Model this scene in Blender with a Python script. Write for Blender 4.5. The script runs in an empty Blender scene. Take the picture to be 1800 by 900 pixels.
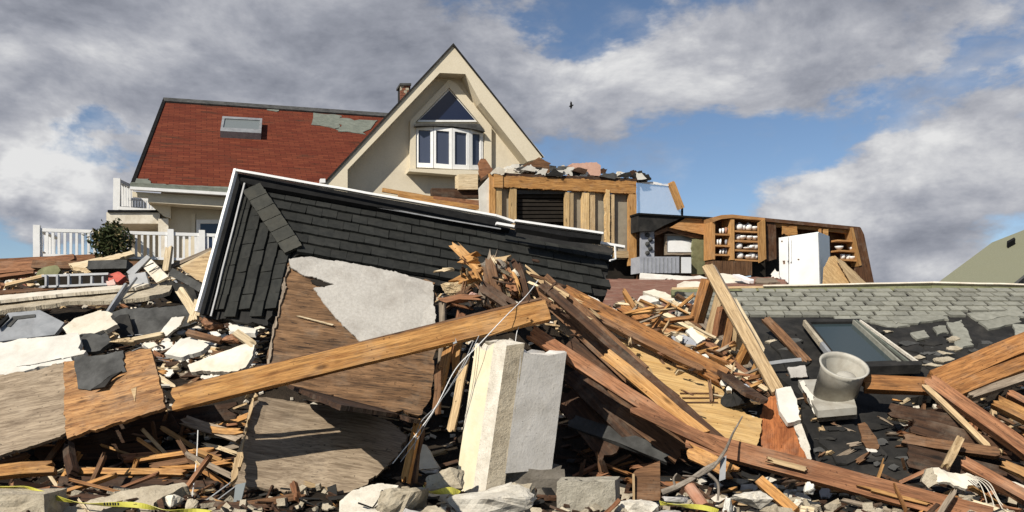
import bpy, bmesh, math, random
from math import radians as R
from mathutils import Vector as V, Matrix as M4, noise as NZ
from mathutils.geometry import delaunay_2d_cdt
random.seed(7)
rnd = random.random
def ru(a, b): return a + (b - a) * random.random()
SC = bpy.context.scene
COL = SC.collection

# ------------------------------------------------------------------ camera
F, CX, HZ, CZ = 1500.0, 900.0, 600.0, 1.7      # focal length in photo pixels, centre column, horizon row, eye height
cam = bpy.data.objects.new('camera', bpy.data.cameras.new('camera'))
COL.objects.link(cam)
cam.location = (0, 0, CZ); cam.rotation_euler = (R(90), 0, 0)
cam.data.sensor_width = 36; cam.data.lens = 36 * F / 1800
cam.data.shift_y = (HZ - 450) / 1800
cam.data.clip_start = .1; cam.data.clip_end = 3000
SC.camera = cam

# ------------------------------------------------------------------ sun, sky, exposure
EL, AZ = R(36), R(33)                          # elevation; azimuth measured from behind the camera towards the west side
SUN = V((-math.sin(AZ) * math.cos(EL), -math.cos(AZ) * math.cos(EL), math.sin(EL)))
sun = bpy.data.objects.new('sun', bpy.data.lights.new('sun', 'SUN'))
COL.objects.link(sun)
sun.rotation_euler = SUN.to_track_quat('Z', 'Y').to_euler()
sun.data.energy = 4.9; sun.data.angle = R(.5); sun.data.color = (1, .93, .82)
SC.view_settings.view_transform = 'Standard'; SC.view_settings.look = 'None'
SC.view_settings.exposure = 0.22; SC.view_settings.gamma = 1

def pdir(px, py): return V(((px - CX) / F, 1, (HZ - py) / F)).normalized()
def make_world():
    w = bpy.data.worlds.new('World'); SC.world = w; w.use_nodes = True
    nt = w.node_tree; nt.nodes.clear(); N = nt.nodes.new; L = nt.links.new
    def math_(op, a, b=None, clamp=False):
        n = N('ShaderNodeMath'); n.operation = op; n.use_clamp = clamp
        for i, v in enumerate((a, b)):
            if v is None: continue
            if isinstance(v, (int, float)): n.inputs[i].default_value = v
            else: L(v, n.inputs[i])
        return n.outputs[0]
    def maprange(v, a, b, c, d):
        n = N('ShaderNodeMapRange'); n.interpolation_type = 'SMOOTHSTEP'
        L(v, n.inputs[0])
        for i, q in enumerate((a, b, c, d)): n.inputs[i + 1].default_value = q
        return n.outputs[0]
    sky = N('ShaderNodeTexSky'); sky.sky_type = 'NISHITA'; sky.sun_disc = False
    sky.sun_elevation = EL; sky.sun_rotation = math.atan2(SUN.x, SUN.y)
    sky.air_density = .8; sky.dust_density = .05; sky.ozone_density = 2.2
    tc = N('ShaderNodeTexCoord'); D = tc.outputs['Generated']
    ST = V((1, 1, 1.9))
    mp = N('ShaderNodeVectorMath'); mp.operation = 'MULTIPLY'; L(D, mp.inputs[0]); mp.inputs[1].default_value = ST
    Q = mp.outputs[0]
    wn = N('ShaderNodeTexNoise'); L(Q, wn.inputs['Vector']); wn.inputs['Scale'].default_value = 7; wn.inputs['Detail'].default_value = 5; wn.inputs['Roughness'].default_value = .6
    wv = N('ShaderNodeVectorMath'); wv.operation = 'MULTIPLY_ADD'; L(wn.outputs['Color'], wv.inputs[0]); wv.inputs[1].default_value = (.26,) * 3; wv.inputs[2].default_value = (-.13,) * 3
    wa = N('ShaderNodeVectorMath'); wa.operation = 'ADD'; L(Q, wa.inputs[0]); L(wv.outputs[0], wa.inputs[1]); QD = wa.outputs[0]
    def fbm(vec, off, scale, detail, rough):
        a = N('ShaderNodeVectorMath'); a.operation = 'ADD'; L(vec, a.inputs[0]); a.inputs[1].default_value = off
        n = N('ShaderNodeTexNoise'); L(a.outputs[0], n.inputs['Vector'])
        n.inputs['Scale'].default_value = scale; n.inputs['Detail'].default_value = detail; n.inputs['Roughness'].default_value = rough
        n.inputs['Distortion'].default_value = .25
        return n.outputs['Fac']
    def blobs(lst):
        acc = None
        for px, py, r, wt in lst:
            d = pdir(px, py); c = V((d.x * ST.x, d.y * ST.y, d.z * ST.z))
            n = N('ShaderNodeVectorMath'); n.operation = 'DISTANCE'; L(QD, n.inputs[0]); n.inputs[1].default_value = c
            m = maprange(n.outputs['Value'], 0, r, wt, 0)
            acc = m if acc is None else math_('ADD', acc, m)
        return acc
    cover = blobs([(60, 20, .42, .24), (420, 60, .42, .26), (700, 90, .36, .24), (880, 160, .22, .16), (200, 130, .3, .2), (380, 230, .28, .26), (560, 260, .3, .26), (820, 260, .2, .1),
                   (90, 355, .26, .55), (170, 340, .12, .2), (20, 200, .16, .2), (205, 252, .12, -.5), (75, 268, .14, -.55), (25, 440, .16, -.6), (230, 285, .06, -.10),
                   (1100, 120, .24, .26), (1010, 170, .2, .12), (1330, 60, .34, .16), (1650, 20, .34, .18), (1380, 170, .24, .18), (1720, 190, .26, .15),
                   (1560, 290, .2, .18), (1740, 280, .24, .14), (1680, 420, .3, .32), (1480, 395, .16, .34), (1300, 325, .10, .10), (1240, 200, .12, .06),
                   (1160, 300, .24, -.26), (1330, 280, .20, -.08), (1040, 45, .10, -.20), (1010, 250, .12, -.10), (1690, 120, .10, -.32), (1500, 210, .13, -.14), (1640, 345, .10, -.16), (1250, 360, .2, -.06), (1080, 60, .12, -.12), (1420, 235, .14, -.22), (1560, 190, .1, -.2), (1580, 350, .12, -.12), (1290, 220, .12, -.1), (970, 30, .08, -.1)])
    bright = blobs([(90, 312, .15, .95), (380, 110, .18, .26), (330, 100, .1, .12), (140, 170, .22, .22), (410, 20, .12, .14), (1100, 120, .17, .34), (1330, 130, .2, .14), (1700, 55, .12, .22),
                    (1760, 200, .24, .22), (1560, 270, .14, .3), (1490, 380, .14, .5), (1700, 450, .16, .3), (1290, 325, .14, .3), (1780, 330, .12, .2), (1000, 110, .2, .02),
                    (580, 130, .34, -.16), (90, 390, .12, -.5), (1610, 420, .13, -.42), (880, 120, .22, -.08), (120, 40, .28, -.08), (1560, 60, .2, -.08), (1470, 60, .2, -.06)])
    n1 = fbm(Q, (1.3, 4.1, .7), 4.6, 10, .62)
    so = V((SUN.x, SUN.y, SUN.z * 1.9)) * .035
    n2 = fbm(Q, V((1.3, 4.1, .7)) + so, 4.6, 6, .6)
    big = fbm(Q, (3.3, 8.1, 2.7), 2.2, 3, .5)
    dens = math_('ADD', math_('ADD', math_('MULTIPLY_ADD' if False else 'MULTIPLY', math_('SUBTRACT', n1, .2), 1.5), cover), math_('MULTIPLY', math_('SUBTRACT', big, .5), .5))
    thin = math_('MULTIPLY', maprange(fbm(Q, (5.5, 1.2, 9.1), 5.5, 8, .6), .42, .72, 0, 1), .75)
    mask = math_('MAXIMUM', maprange(dens, .43, .70, 0, 1), thin)
    lit = math_('MULTIPLY', math_('SUBTRACT', n1, n2), 2.0)
    wisp = math_('MULTIPLY', math_('SUBTRACT', fbm(Q, (7, 2, 5), 10, 7, .6), .5), .5)
    br = math_('ADD', math_('ADD', math_('ADD', lit, bright), wisp), .40, True)
    cr = N('ShaderNodeValToRGB'); L(br, cr.inputs[0]); el = cr.color_ramp.elements
    el[0].position = 0; el[0].color = (.19, .205, .25, 1); el[1].position = 1; el[1].color = (.76, .76, .76, 1)
    e = el.new(.35); e.color = (.32, .335, .385, 1)
    e = el.new(.62); e.color = (.46, .47, .51, 1)
    b1 = N('ShaderNodeBackground'); L(sky.outputs[0], b1.inputs[0]); b1.inputs[1].default_value = .08
    b2 = N('ShaderNodeBackground'); L(cr.outputs[0], b2.inputs[0]); b2.inputs[1].default_value = .88
    mx = N('ShaderNodeMixShader'); L(mask, mx.inputs[0]); L(b1.outputs[0], mx.inputs[1]); L(b2.outputs[0], mx.inputs[2])
    o = N('ShaderNodeOutputWorld'); L(mx.outputs[0], o.inputs[0])
make_world()

# ------------------------------------------------------------------ materials
MAT = {}
def newmat(name):
    m = bpy.data.materials.new(name); m.use_nodes = True; MAT[name] = m
    nt = m.node_tree; b = nt.nodes['Principled BSDF']
    return m, nt, b
def node(nt, t, **kw):
    n = nt.nodes.new(t)
    for k, v in kw.items():
        if k in n.inputs: n.inputs[k].default_value = v
        else: setattr(n, k, v)
    return n
def coords(nt, scale, rand=True):
    tc = node(nt, 'ShaderNodeTexCoord')
    v = tc.outputs['Object']
    if rand:
        oi = node(nt, 'ShaderNodeObjectInfo')
        ml = node(nt, 'ShaderNodeMath', operation='MULTIPLY'); nt.links.new(oi.outputs['Random'], ml.inputs[0]); ml.inputs[1].default_value = 37.0
        ad = node(nt, 'ShaderNodeVectorMath', operation='ADD'); nt.links.new(v, ad.inputs[0]); nt.links.new(ml.outputs[0], ad.inputs[1])
        v = ad.outputs[0]
    mu = node(nt, 'ShaderNodeVectorMath', operation='MULTIPLY'); nt.links.new(v, mu.inputs[0]); mu.inputs[1].default_value = scale
    return mu.outputs[0]
def noise_(nt, vec, scale=1, detail=6, rough=.6, dist=0):
    n = node(nt, 'ShaderNodeTexNoise', Scale=scale, Detail=detail, Roughness=rough, Distortion=dist)
    nt.links.new(vec, n.inputs['Vector']); return n.outputs['Fac']
def ramp(nt, fac, stops):
    r = node(nt, 'ShaderNodeValToRGB'); nt.links.new(fac, r.inputs[0]); el = r.color_ramp.elements
    el[0].position, el[0].color = stops[0][0], (*stops[0][1], 1)
    el[1].position, el[1].color = stops[-1][0], (*stops[-1][1], 1)
    for p, c in stops[1:-1]: e = el.new(p); e.color = (*c, 1)
    return r.outputs[0]
def mix(nt, fac, a, b, mode='MIX'):
    n = node(nt, 'ShaderNodeMix', data_type='RGBA', blend_type=mode)
    for v, i in ((fac, 0), (a, 6), (b, 7)):
        if hasattr(v, 'links') or hasattr(v, 'is_linked'): nt.links.new(v, n.inputs[i])
        elif isinstance(v, (int, float)): n.inputs[i].default_value = v
        else: n.inputs[i].default_value = (*v, 1)
    return n.outputs[2]
def bump(nt, b, h, strength, dist=.02):
    n = node(nt, 'ShaderNodeBump', Strength=strength, Distance=dist); nt.links.new(h, n.inputs['Height']); nt.links.new(n.outputs[0], b.inputs['Normal'])
def vary(nt, col, amt):
    oi = node(nt, 'ShaderNodeObjectInfo')
    mr = node(nt, 'ShaderNodeMapRange'); nt.links.new(oi.outputs['Random'], mr.inputs[0]); mr.inputs[3].default_value = 1 - amt; mr.inputs[4].default_value = 1 + amt * .6
    h = node(nt, 'ShaderNodeHueSaturation'); nt.links.new(mr.outputs[0], h.inputs['Value']); nt.links.new(col, h.inputs['Color'])
    return h.outputs[0]
def m_wood(name, dark, light, stain=(.03, .018, .01), stain_amt=.55, sc=(2.2, 32, 32), dist=.4, amt=.22, knots=True, rough=.78, fleck=.35, dust=.22):
    m, nt, b = newmat(name)
    g = noise_(nt, coords(nt, sc), 1, 7, .65, dist)
    c = ramp(nt, g, [(.3, dark), (.62, light)])
    fine = noise_(nt, coords(nt, (5, 110, 110)), 1, 3, .6)
    c = mix(nt, ramp(nt, fine, [(.33, (.55, .55, .55)), (.55, (1, 1, 1))]), (0, 0, 0), c) if False else mix(nt, 1.0, c, ramp(nt, fine, [(.32, (.62, .6, .58)), (.56, (1, 1, 1))]), 'MULTIPLY')
    if fleck:
        fk = noise_(nt, coords(nt, (sc[0] * 2.6, sc[1] * 2.4, sc[2] * 2.4)), 1, 4, .7, dist * .6)
        c = mix(nt, ramp(nt, fk, [(.52, (0, 0, 0)), (.66, (fleck,) * 3)]), c, stain)
    s = noise_(nt, coords(nt, (.8, 4.2, 4.2)), 1.6, 6, .68, .6)
    c = mix(nt, ramp(nt, s, [(.5, (0, 0, 0)), (.78, (stain_amt,) * 3)]), c, stain)
    if knots:
        vo = node(nt, 'ShaderNodeTexVoronoi', Scale=1.0, Randomness=1.0); nt.links.new(coords(nt, (2.3, 7.5, 7.5)), vo.inputs['Vector'])
        c = mix(nt, ramp(nt, vo.outputs['Distance'], [(.06, (.85,) * 3), (.16, (0, 0, 0))]), c, tuple(x * .3 for x in dark))
    ds = noise_(nt, coords(nt, (1.6, 1.6, 1.6)), 2.2, 7, .7)
    c = mix(nt, ramp(nt, ds, [(.5, (0, 0, 0)), (.72, (dust,) * 3)]), c, (.36, .31, .24))
    sp = noise_(nt, coords(nt, (1, 1, 1)), 38, 2, .5)
    c = mix(nt, ramp(nt, sp, [(.68, (0, 0, 0)), (.74, (.75,) * 3)]), c, tuple(x * .25 for x in dark))
    c = vary(nt, c, amt)
    nt.links.new(c, b.inputs['Base Color']); b.inputs['Roughness'].default_value = rough; b.inputs['Specular IOR Level'].default_value = .25
    bump(nt, b, g, .45, .014)
def m_rough(name, a, c2, sc=6, stain=None, stain_amt=.5, stain_sc=1.6, bumpk=.5, bd=.02, rough=.9, amt=.1, spots=None, spec=.2, fine=60):
    m, nt, b = newmat(name)
    v = coords(nt, (1, 1, 1))
    g = noise_(nt, v, sc, 8, .65, .2)
    c = ramp(nt, g, [(.3, a), (.7, c2)])
    if stain:
        s = noise_(nt, v, stain_sc, 6, .65, .5)
        c = mix(nt, ramp(nt, s, [(.48, (0, 0, 0)), (.74, (stain_amt,) * 3)]), c, stain)
    f = noise_(nt, v, fine, 4, .7)
    if spots:
        c = mix(nt, ramp(nt, f, [(.6, (0, 0, 0)), (.68, (.7,) * 3)]), c, spots)
    c = vary(nt, c, amt)
    nt.links.new(c, b.inputs['Base Color']); b.inputs['Roughness'].default_value = rough; b.inputs['Specular IOR Level'].default_value = spec
    ad = node(nt, 'ShaderNodeMath', operation='MULTIPLY_ADD'); nt.links.new(f, ad.inputs[0]); ad.inputs[1].default_value = .35; nt.links.new(g, ad.inputs[2])
    bump(nt, b, ad.outputs[0], bumpk, bd)
def m_glass(name, col, rough=.06, spec=.6):
    m, nt, b = newmat(name); b.inputs['Base Color'].default_value = (*col, 1); b.inputs['Roughness'].default_value = rough; b.inputs['Specular IOR Level'].default_value = spec
    g = noise_(nt, coords(nt, (1, 1, 1)), 1.5, 3, .5); bump(nt, b, g, .05, .02)

m_wood('lumber_orange', (.27, .11, .03), (.58, .31, .105), stain_amt=.5, fleck=.5)
m_wood('lumber_stained', (.2, .075, .022), (.46, .22, .075), stain=(.03, .014, .008), stain_amt=.85, fleck=.7)
m_wood('lumber_amber', (.34, .16, .045), (.6, .34, .13), stain_amt=.3)
m_wood('lumber_gold', (.48, .3, .12), (.74, .53, .27), stain=(.16, .08, .03), stain_amt=.45)
m_wood('lumber_tan', (.36, .24, .12), (.66, .49, .28), stain=(.12, .07, .04), stain_amt=.4)
m_wood('lumber_cream', (.5, .38, .22), (.74, .62, .42), stain=(.2, .13, .07), stain_amt=.4)
m_wood('lumber_red', (.15, .06, .028), (.37, .175, .085), stain_amt=.65, fleck=.55)
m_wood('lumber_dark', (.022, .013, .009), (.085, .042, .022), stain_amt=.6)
m_wood('lumber_brown', (.075, .036, .018), (.23, .12, .058), stain_amt=.65, fleck=.55)
m_wood('lumber_grey', (.14, .105, .075), (.38, .31, .23), stain=(.06, .04, .03), stain_amt=.5)
m_wood('plywood_weathered', (.20, .15, .10), (.39, .31, .22), stain=(.05, .028, .016), stain_amt=.85, sc=(2.6, 30, 30), dist=.5, amt=.05, knots=False, fleck=.5)
m_wood('plywood_wet', (.085, .045, .022), (.28, .16, .08), stain=(.014, .010, .008), stain_amt=.92, sc=(2.6, 26, 26), dist=.6, amt=.05, knots=False, fleck=.85)
m_wood('plywood_orange', (.24, .105, .038), (.48, .265, .11), stain=(.06, .03, .018), stain_amt=.8, sc=(3, 20, 20), dist=.9, amt=.05, fleck=.75)
m_wood('plywood_yellow', (.44, .26, .09), (.62, .42, .18), stain=(.3, .17, .07), stain_amt=.4, sc=(.8, 14, 14), dist=.8, amt=.08, knots=False)
m_wood('osb_tan', (.42, .26, .11), (.66, .45, .22), stain=(.3, .18, .08), stain_amt=.4, sc=(9, 22, 9), dist=.2, amt=.08, knots=False)
m_wood('board_rust', (.2, .06, .018), (.42, .15, .05), stain=(.06, .02, .01), stain_amt=.7, sc=(5, 9, 9), dist=1, amt=.08)
m_wood('cabinet_wood', (.36, .165, .055), (.58, .31, .12), stain_amt=.3, amt=.15)
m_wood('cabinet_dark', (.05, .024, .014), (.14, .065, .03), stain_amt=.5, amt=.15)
m_rough('concrete_pale', (.5, .46, .38), (.7, .66, .57), sc=9, stain=(.36, .31, .24), stain_amt=.6, stain_sc=3, bumpk=.8, bd=.02, spots=(.3, .27, .22))
m_rough('concrete_grey', (.36, .345, .325), (.5, .48, .45), sc=5, stain=(.2, .19, .175), stain_amt=.5, stain_sc=3, bumpk=.5, bd=.012, spots=(.15, .145, .14))
m_rough('concrete_light', (.5, .475, .43), (.62, .595, .55), sc=5, stain=(.4, .37, .32), stain_amt=.6, stain_sc=3.5, bumpk=.6, bd=.012, spots=(.26, .24, .21))
m_rough('concrete_shaded', (.12, .105, .085), (.2, .18, .15), sc=7, stain=(.08, .07, .055), stain_amt=.6, stain_sc=4, bumpk=.8, bd=.02)
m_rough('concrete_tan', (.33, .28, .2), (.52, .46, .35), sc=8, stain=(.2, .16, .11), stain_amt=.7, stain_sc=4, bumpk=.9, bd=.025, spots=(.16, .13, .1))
m_rough('cinder', (.36, .33, .26), (.52, .48, .39), sc=14, stain=(.24, .21, .16), stain_amt=.6, stain_sc=6, bumpk=1, bd=.02, spots=(.2, .18, .14), fine=90)
m_rough('plaster_white', (.54, .515, .46), (.72, .70, .63), sc=4, stain=(.5, .46, .38), stain_amt=.6, stain_sc=5, bumpk=.5, bd=.012)
m_rough('plaster_cream', (.58, .52, .42), (.74, .69, .58), sc=4, stain=(.42, .35, .25), stain_amt=.6, stain_sc=5, bumpk=.5, bd=.012)
m_rough('paint_yellow', (.66, .57, .38), (.74, .67, .49), sc=5, stain=(.66, .62, .54), stain_amt=1.0, stain_sc=3.2, bumpk=.4, bd=.01, amt=0)
m_rough('membrane', (.35, .33, .295), (.47, .45, .41), sc=34, stain=(.24, .215, .185), stain_amt=.75, stain_sc=2.2, bumpk=.5, bd=.008, fine=120)
m_rough('felt_black', (.01, .01, .01), (.03, .029, .027), sc=5, stain=(.07, .064, .055), stain_amt=.6, stain_sc=2.6, bumpk=.5, bd=.02, rough=.85)
m_rough('felt_grey', (.045, .045, .043), (.1, .1, .096), sc=7, stain=(.02, .02, .019), stain_amt=.7, stain_sc=3, bumpk=.5, bd=.02)
m_rough('slate', (.019, .02, .019), (.034, .035, .032), sc=14, stain=(.05, .048, .042), stain_amt=.4, stain_sc=6, bumpk=.5, bd=.008, rough=.85, amt=.2, spec=.12)
m_rough('hip_slate', (.035, .036, .032), (.06, .06, .052), sc=10, stain=(.075, .07, .055), stain_amt=.5, stain_sc=5, bumpk=.5, bd=.008, rough=.85, amt=.2, spec=.12)
m_rough('shingle_green', (.19, .19, .158), (.3, .297, .25), sc=14, stain=(.17, .165, .13), stain_amt=.5, stain_sc=6, bumpk=.5, bd=.01, amt=.22)
m_rough('stucco', (.62, .55, .41), (.70, .63, .49), sc=30, stain=(.47, .4, .29), stain_amt=.35, stain_sc=1.2, bumpk=.3, bd=.006, amt=.03)
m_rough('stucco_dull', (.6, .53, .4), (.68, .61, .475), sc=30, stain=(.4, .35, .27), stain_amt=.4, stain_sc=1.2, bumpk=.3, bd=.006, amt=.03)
m_rough('paint_white', (.72, .72, .71), (.82, .82, .8), sc=5, stain=(.55, .53, .48), stain_amt=.35, stain_sc=2.5, bumpk=.15, bd=.004, rough=.5, amt=.04)
m_rough('enamel_white', (.64, .65, .65), (.74, .75, .74), sc=2, stain=(.56, .54, .48), stain_amt=.5, stain_sc=1.8, bumpk=.05, bd=.004, rough=.35, amt=.02, spec=.5)
m_rough('metal_grey', (.2, .21, .22), (.32, .33, .34), sc=6, stain=(.12, .11, .1), stain_amt=.5, stain_sc=4, bumpk=.2, bd=.005, rough=.5, spec=.5)
m_rough('metal_vent', (.35, .335, .29), (.48, .46, .4), sc=5, stain=(.24, .2, .15), stain_amt=.7, stain_sc=4, bumpk=.2, bd=.006, rough=.55, spec=.4)
m_rough('black_paint', (.008, .008, .008), (.018, .018, .018), sc=8, bumpk=.2, bd=.004, rough=.9, spec=.08)
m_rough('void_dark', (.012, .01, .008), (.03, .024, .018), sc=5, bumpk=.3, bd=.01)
m_rough('dirt', (.012, .009, .006), (.035, .026, .018), sc=3, stain=(.07, .052, .036), stain_amt=.5, stain_sc=7, bumpk=1, bd=.06)
m_rough('ground', (.16, .14, .1), (.26, .23, .17), sc=.6, stain=(.09, .1, .05), stain_amt=.6, stain_sc=.15, bumpk=.5, bd=.06, amt=0)
m_rough('red_brick', (.16, .06, .035), (.28, .12, .075), sc=8, stain=(.15, .07, .05), stain_amt=.5, stain_sc=4, bumpk=.6, bd=.01)
m_rough('pink_block', (.5, .3, .22), (.6, .38, .29), sc=10, bumpk=.4, bd=.01)
m_rough('terracotta', (.28, .12, .07), (.42, .22, .14), sc=8, stain=(.5, .4, .32), stain_amt=.4, stain_sc=5, bumpk=.4, bd=.01)
m_rough('floor_red', (.15, .07, .048), (.24, .12, .085), sc=4, stain=(.32, .25, .19), stain_amt=.5, stain_sc=5, bumpk=.4, bd=.01)
m_rough('green_trim', (.12, .13, .07), (.22, .22, .12), sc=6, stain=(.06, .06, .03), stain_amt=.6, stain_sc=5, bumpk=.3, bd=.01)
m_rough('copper_green', (.11, .125, .105), (.2, .215, .18), sc=7, stain=(.12, .12, .1), stain_amt=.6, stain_sc=5, bumpk=.3, bd=.01)
m_rough('insulation', (.5, .36, .2), (.74, .6, .38), sc=12, stain=(.3, .19, .1), stain_amt=.6, stain_sc=8, bumpk=1, bd=.05, fine=40)
m_rough('insulation_pink', (.6, .36, .3), (.74, .55, .48), sc=12, bumpk=1, bd=.05)
m_rough('tape_yellow', (.5, .47, .06), (.6, .56, .12), sc=4, bumpk=.1, bd=.002, rough=.4, spec=.4)
m_rough('cloth_olive', (.12, .12, .06), (.22, .22, .12), sc=6, bumpk=.4)
m_rough('cloth_grey', (.26, .27, .3), (.36, .37, .4), sc=6, bumpk=.3)
m_rough('cloth_red', (.35, .06, .05), (.5, .14, .1), sc=9, bumpk=.4)
m_rough('drywall_grey', (.22, .195, .15), (.32, .285, .22), sc=3, stain=(.13, .115, .1), stain_amt=.6, stain_sc=2, bumpk=.2, bd=.006)
m_rough('porcelain', (.76, .75, .72), (.84, .83, .8), sc=3, bumpk=.02, rough=.25, spec=.5)
m_rough('bark', (.12, .1, .08), (.32, .28, .23), sc=9, stain=(.05, .04, .03), stain_amt=.7, stain_sc=6, bumpk=.7, bd=.02)
m_rough('leaf', (.03, .045, .015), (.075, .09, .03), sc=3, bumpk=.1, rough=.6, amt=.5)
m_rough('leaf_dry', (.16, .12, .05), (.3, .24, .12), sc=3, bumpk=.1, rough=.6, amt=.4)
m_rough('roof_far', (.17, .172, .115), (.23, .23, .16), sc=20, stain=(.2, .2, .13), stain_amt=.5, stain_sc=.8, bumpk=.3, bd=.02, amt=0)
m_glass('glass_dark', (.012, .02, .05), .05, .5)
m_glass('glass_blue', (.05, .06, .09), .08, .5)
m_glass('glass_skylight', (.03, .045, .05), .12, .6)
m_glass('glass_skylight_dull', (.16, .18, .18), .3, .5)
def m_plastic():
    m, nt, b = newmat('clear_plastic'); b.inputs['Base Color'].default_value = (.6, .64, .7, 1); b.inputs['Roughness'].default_value = .15
    b.inputs['Alpha'].default_value = .25
    g = noise_(nt, coords(nt, (1, 1, 1)), 3, 4, .5); bump(nt, b, g, .4, .05)
m_plastic()
def m_red_roof():
    m, nt, b = newmat('shingle_red')
    v = coords(nt, (1, 1, 1), False)
    br = node(nt, 'ShaderNodeTexBrick', Scale=1.0); nt.links.new(v, br.inputs['Vector'])
    br.inputs['Color1'].default_value = (.125, .028, .015, 1); br.inputs['Color2'].default_value = (.17, .045, .022, 1); br.inputs['Mortar'].default_value = (.075, .018, .011, 1)
    br.inputs['Mortar Size'].default_value = .008; br.inputs['Brick Width'].default_value = .3; br.inputs['Row Height'].default_value = .13
    s = noise_(nt, coords(nt, (.5, 2.2, 1), False), 1.4, 7, .7, .3)
    c = mix(nt, ramp(nt, s, [(.55, (0, 0, 0)), (.68, (.75,) * 3)]), br.outputs['Color'], (.035, .028, .018))
    s2 = noise_(nt, coords(nt, (.8, 7, 1), False), 1.0, 4, .7)
    c = mix(nt, 1.0, c, ramp(nt, s2, [(.3, (.66,) * 3), (.65, (1.1,) * 3)]), 'MULTIPLY')
    nt.links.new(c, b.inputs['Base Color']); b.inputs['Roughness'].default_value = .9; b.inputs['Specular IOR Level'].default_value = .15
    bump(nt, b, br.outputs['Fac'], -.4, .015)
m_red_roof()

# ------------------------------------------------------------------ ground height of the rubble mound and pixel helpers
PROF = [(0, 1700), (4, 1020), (5, 960), (6, 905), (7, 850), (7.5, 812), (8, 760), (9, 660), (10, 595), (11, 548), (12, 518), (14, 488), (17, 476), (20, 480), (30, 505), (60, 560)]
def ss(a, b, x):
    t = max(0, min(1, (x - a) / (b - a))); return t * t * (3 - 2 * t)
def tz(x, y):
    y = max(y, .5)
    for (a, ra), (b, rb) in zip(PROF, PROF[1:]):
        if y <= b: r = ra + (rb - ra) * (y - a) / (b - a); break
    else: r = 560
    px = CX + F * x / y
    k = ss(1000, 1090, px)
    if y > 9: r = r * (1 - k) + max(r, 562) * k
    z = CZ - (r - HZ) / F * y
    z = min(z, 3.3); z = max(z, 0) if y < 5 else z
    if y > 40: z = min(z, 3.3) * max(0, 1 - (y - 40) / 60)
    z += .9 * math.exp(-((x - .25) / .75) ** 2 - ((y - 8.7) / .75) ** 2)
    if y < 30: z += .10 * NZ.noise(V((x * 1.7, y * 1.7, 3.1))) + .05 * NZ.noise(V((x * 5, y * 5, 1)))
    return z
def D(px, py):
    y = 3.5
    while y < 40:
        if tz((px - CX) / F * y, y) > CZ + (HZ - py) / F * y: return y
        y += .06
    return 40
def P(px, py, Y=None):
    if Y is None: Y = D(px, py) - .08
    elif Y < 0: Y = D(px, py) + Y
    return V(((px - CX) / F * Y, Y, CZ + (HZ - py) / F * Y))
def proj(v): return (CX + F * v.x / v.y, HZ - F * (v.z - CZ) / v.y)
def ray(px, py): return V(((px - CX) / F, 1, (HZ - py) / F))
def hit(px, py, pl):
    d = ray(px, py); o = V((0, 0, CZ)); den = d.dot(pl[1])
    return o + d * ((pl[0] - o).dot(pl[1]) / den)
def pl3(a, b, c):
    a, b, c = P(*a), P(*b), P(*c); n = (b - a).cross(c - a).normalized()
    if n.dot(V((0, 0, CZ)) - a) < 0: n = -n
    return (a, n)
def pn(p, n): return (P(*p), V(n).normalized())
def inside(p, poly):
    x, y = p[0], p[1]; c = False; j = len(poly) - 1
    for i in range(len(poly)):
        xi, yi, xj, yj = poly[i][0], poly[i][1], poly[j][0], poly[j][1]
        if (yi > y) != (yj > y) and x < (xj - xi) * (y - yi) / (yj - yi) + xi: c = not c
        j = i
    return c

# ------------------------------------------------------------------ object helpers
WM = {}
def link(name, me, Mx, mat, parent=None, label=None, cat=None, group=None, kind=None):
    o = bpy.data.objects.new(name, me); COL.objects.link(o)
    if mat and me is not None and not me.materials:
        for k in (mat if isinstance(mat, (list, tuple)) else [mat]): me.materials.append(MAT[k])
    if parent is not None:
        o.parent = parent; o.matrix_basis = WM[parent.name].inverted() @ Mx
    else: o.matrix_basis = Mx
    WM[o.name] = Mx.copy()
    if label: o['label'] = label
    if cat: o['category'] = cat
    if group: o['group'] = group
    if kind: o['kind'] = kind
    return o
def thing(name, label, cat, loc, group=None):
    return link(name, None, M4.Translation(loc), None, None, label, cat, group)
def frame(o, x, z):
    z = z.normalized(); x = (x - z * x.dot(z)).normalized(); y = z.cross(x)
    return M4(((x.x, y.x, z.x, o.x), (x.y, y.y, z.y, o.y), (x.z, y.z, z.z, o.z), (0, 0, 0, 1)))
def mesh(name, vs, fs):
    me = bpy.data.meshes.new(name); me.from_pydata(vs, [], fs); me.update(); return me
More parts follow.
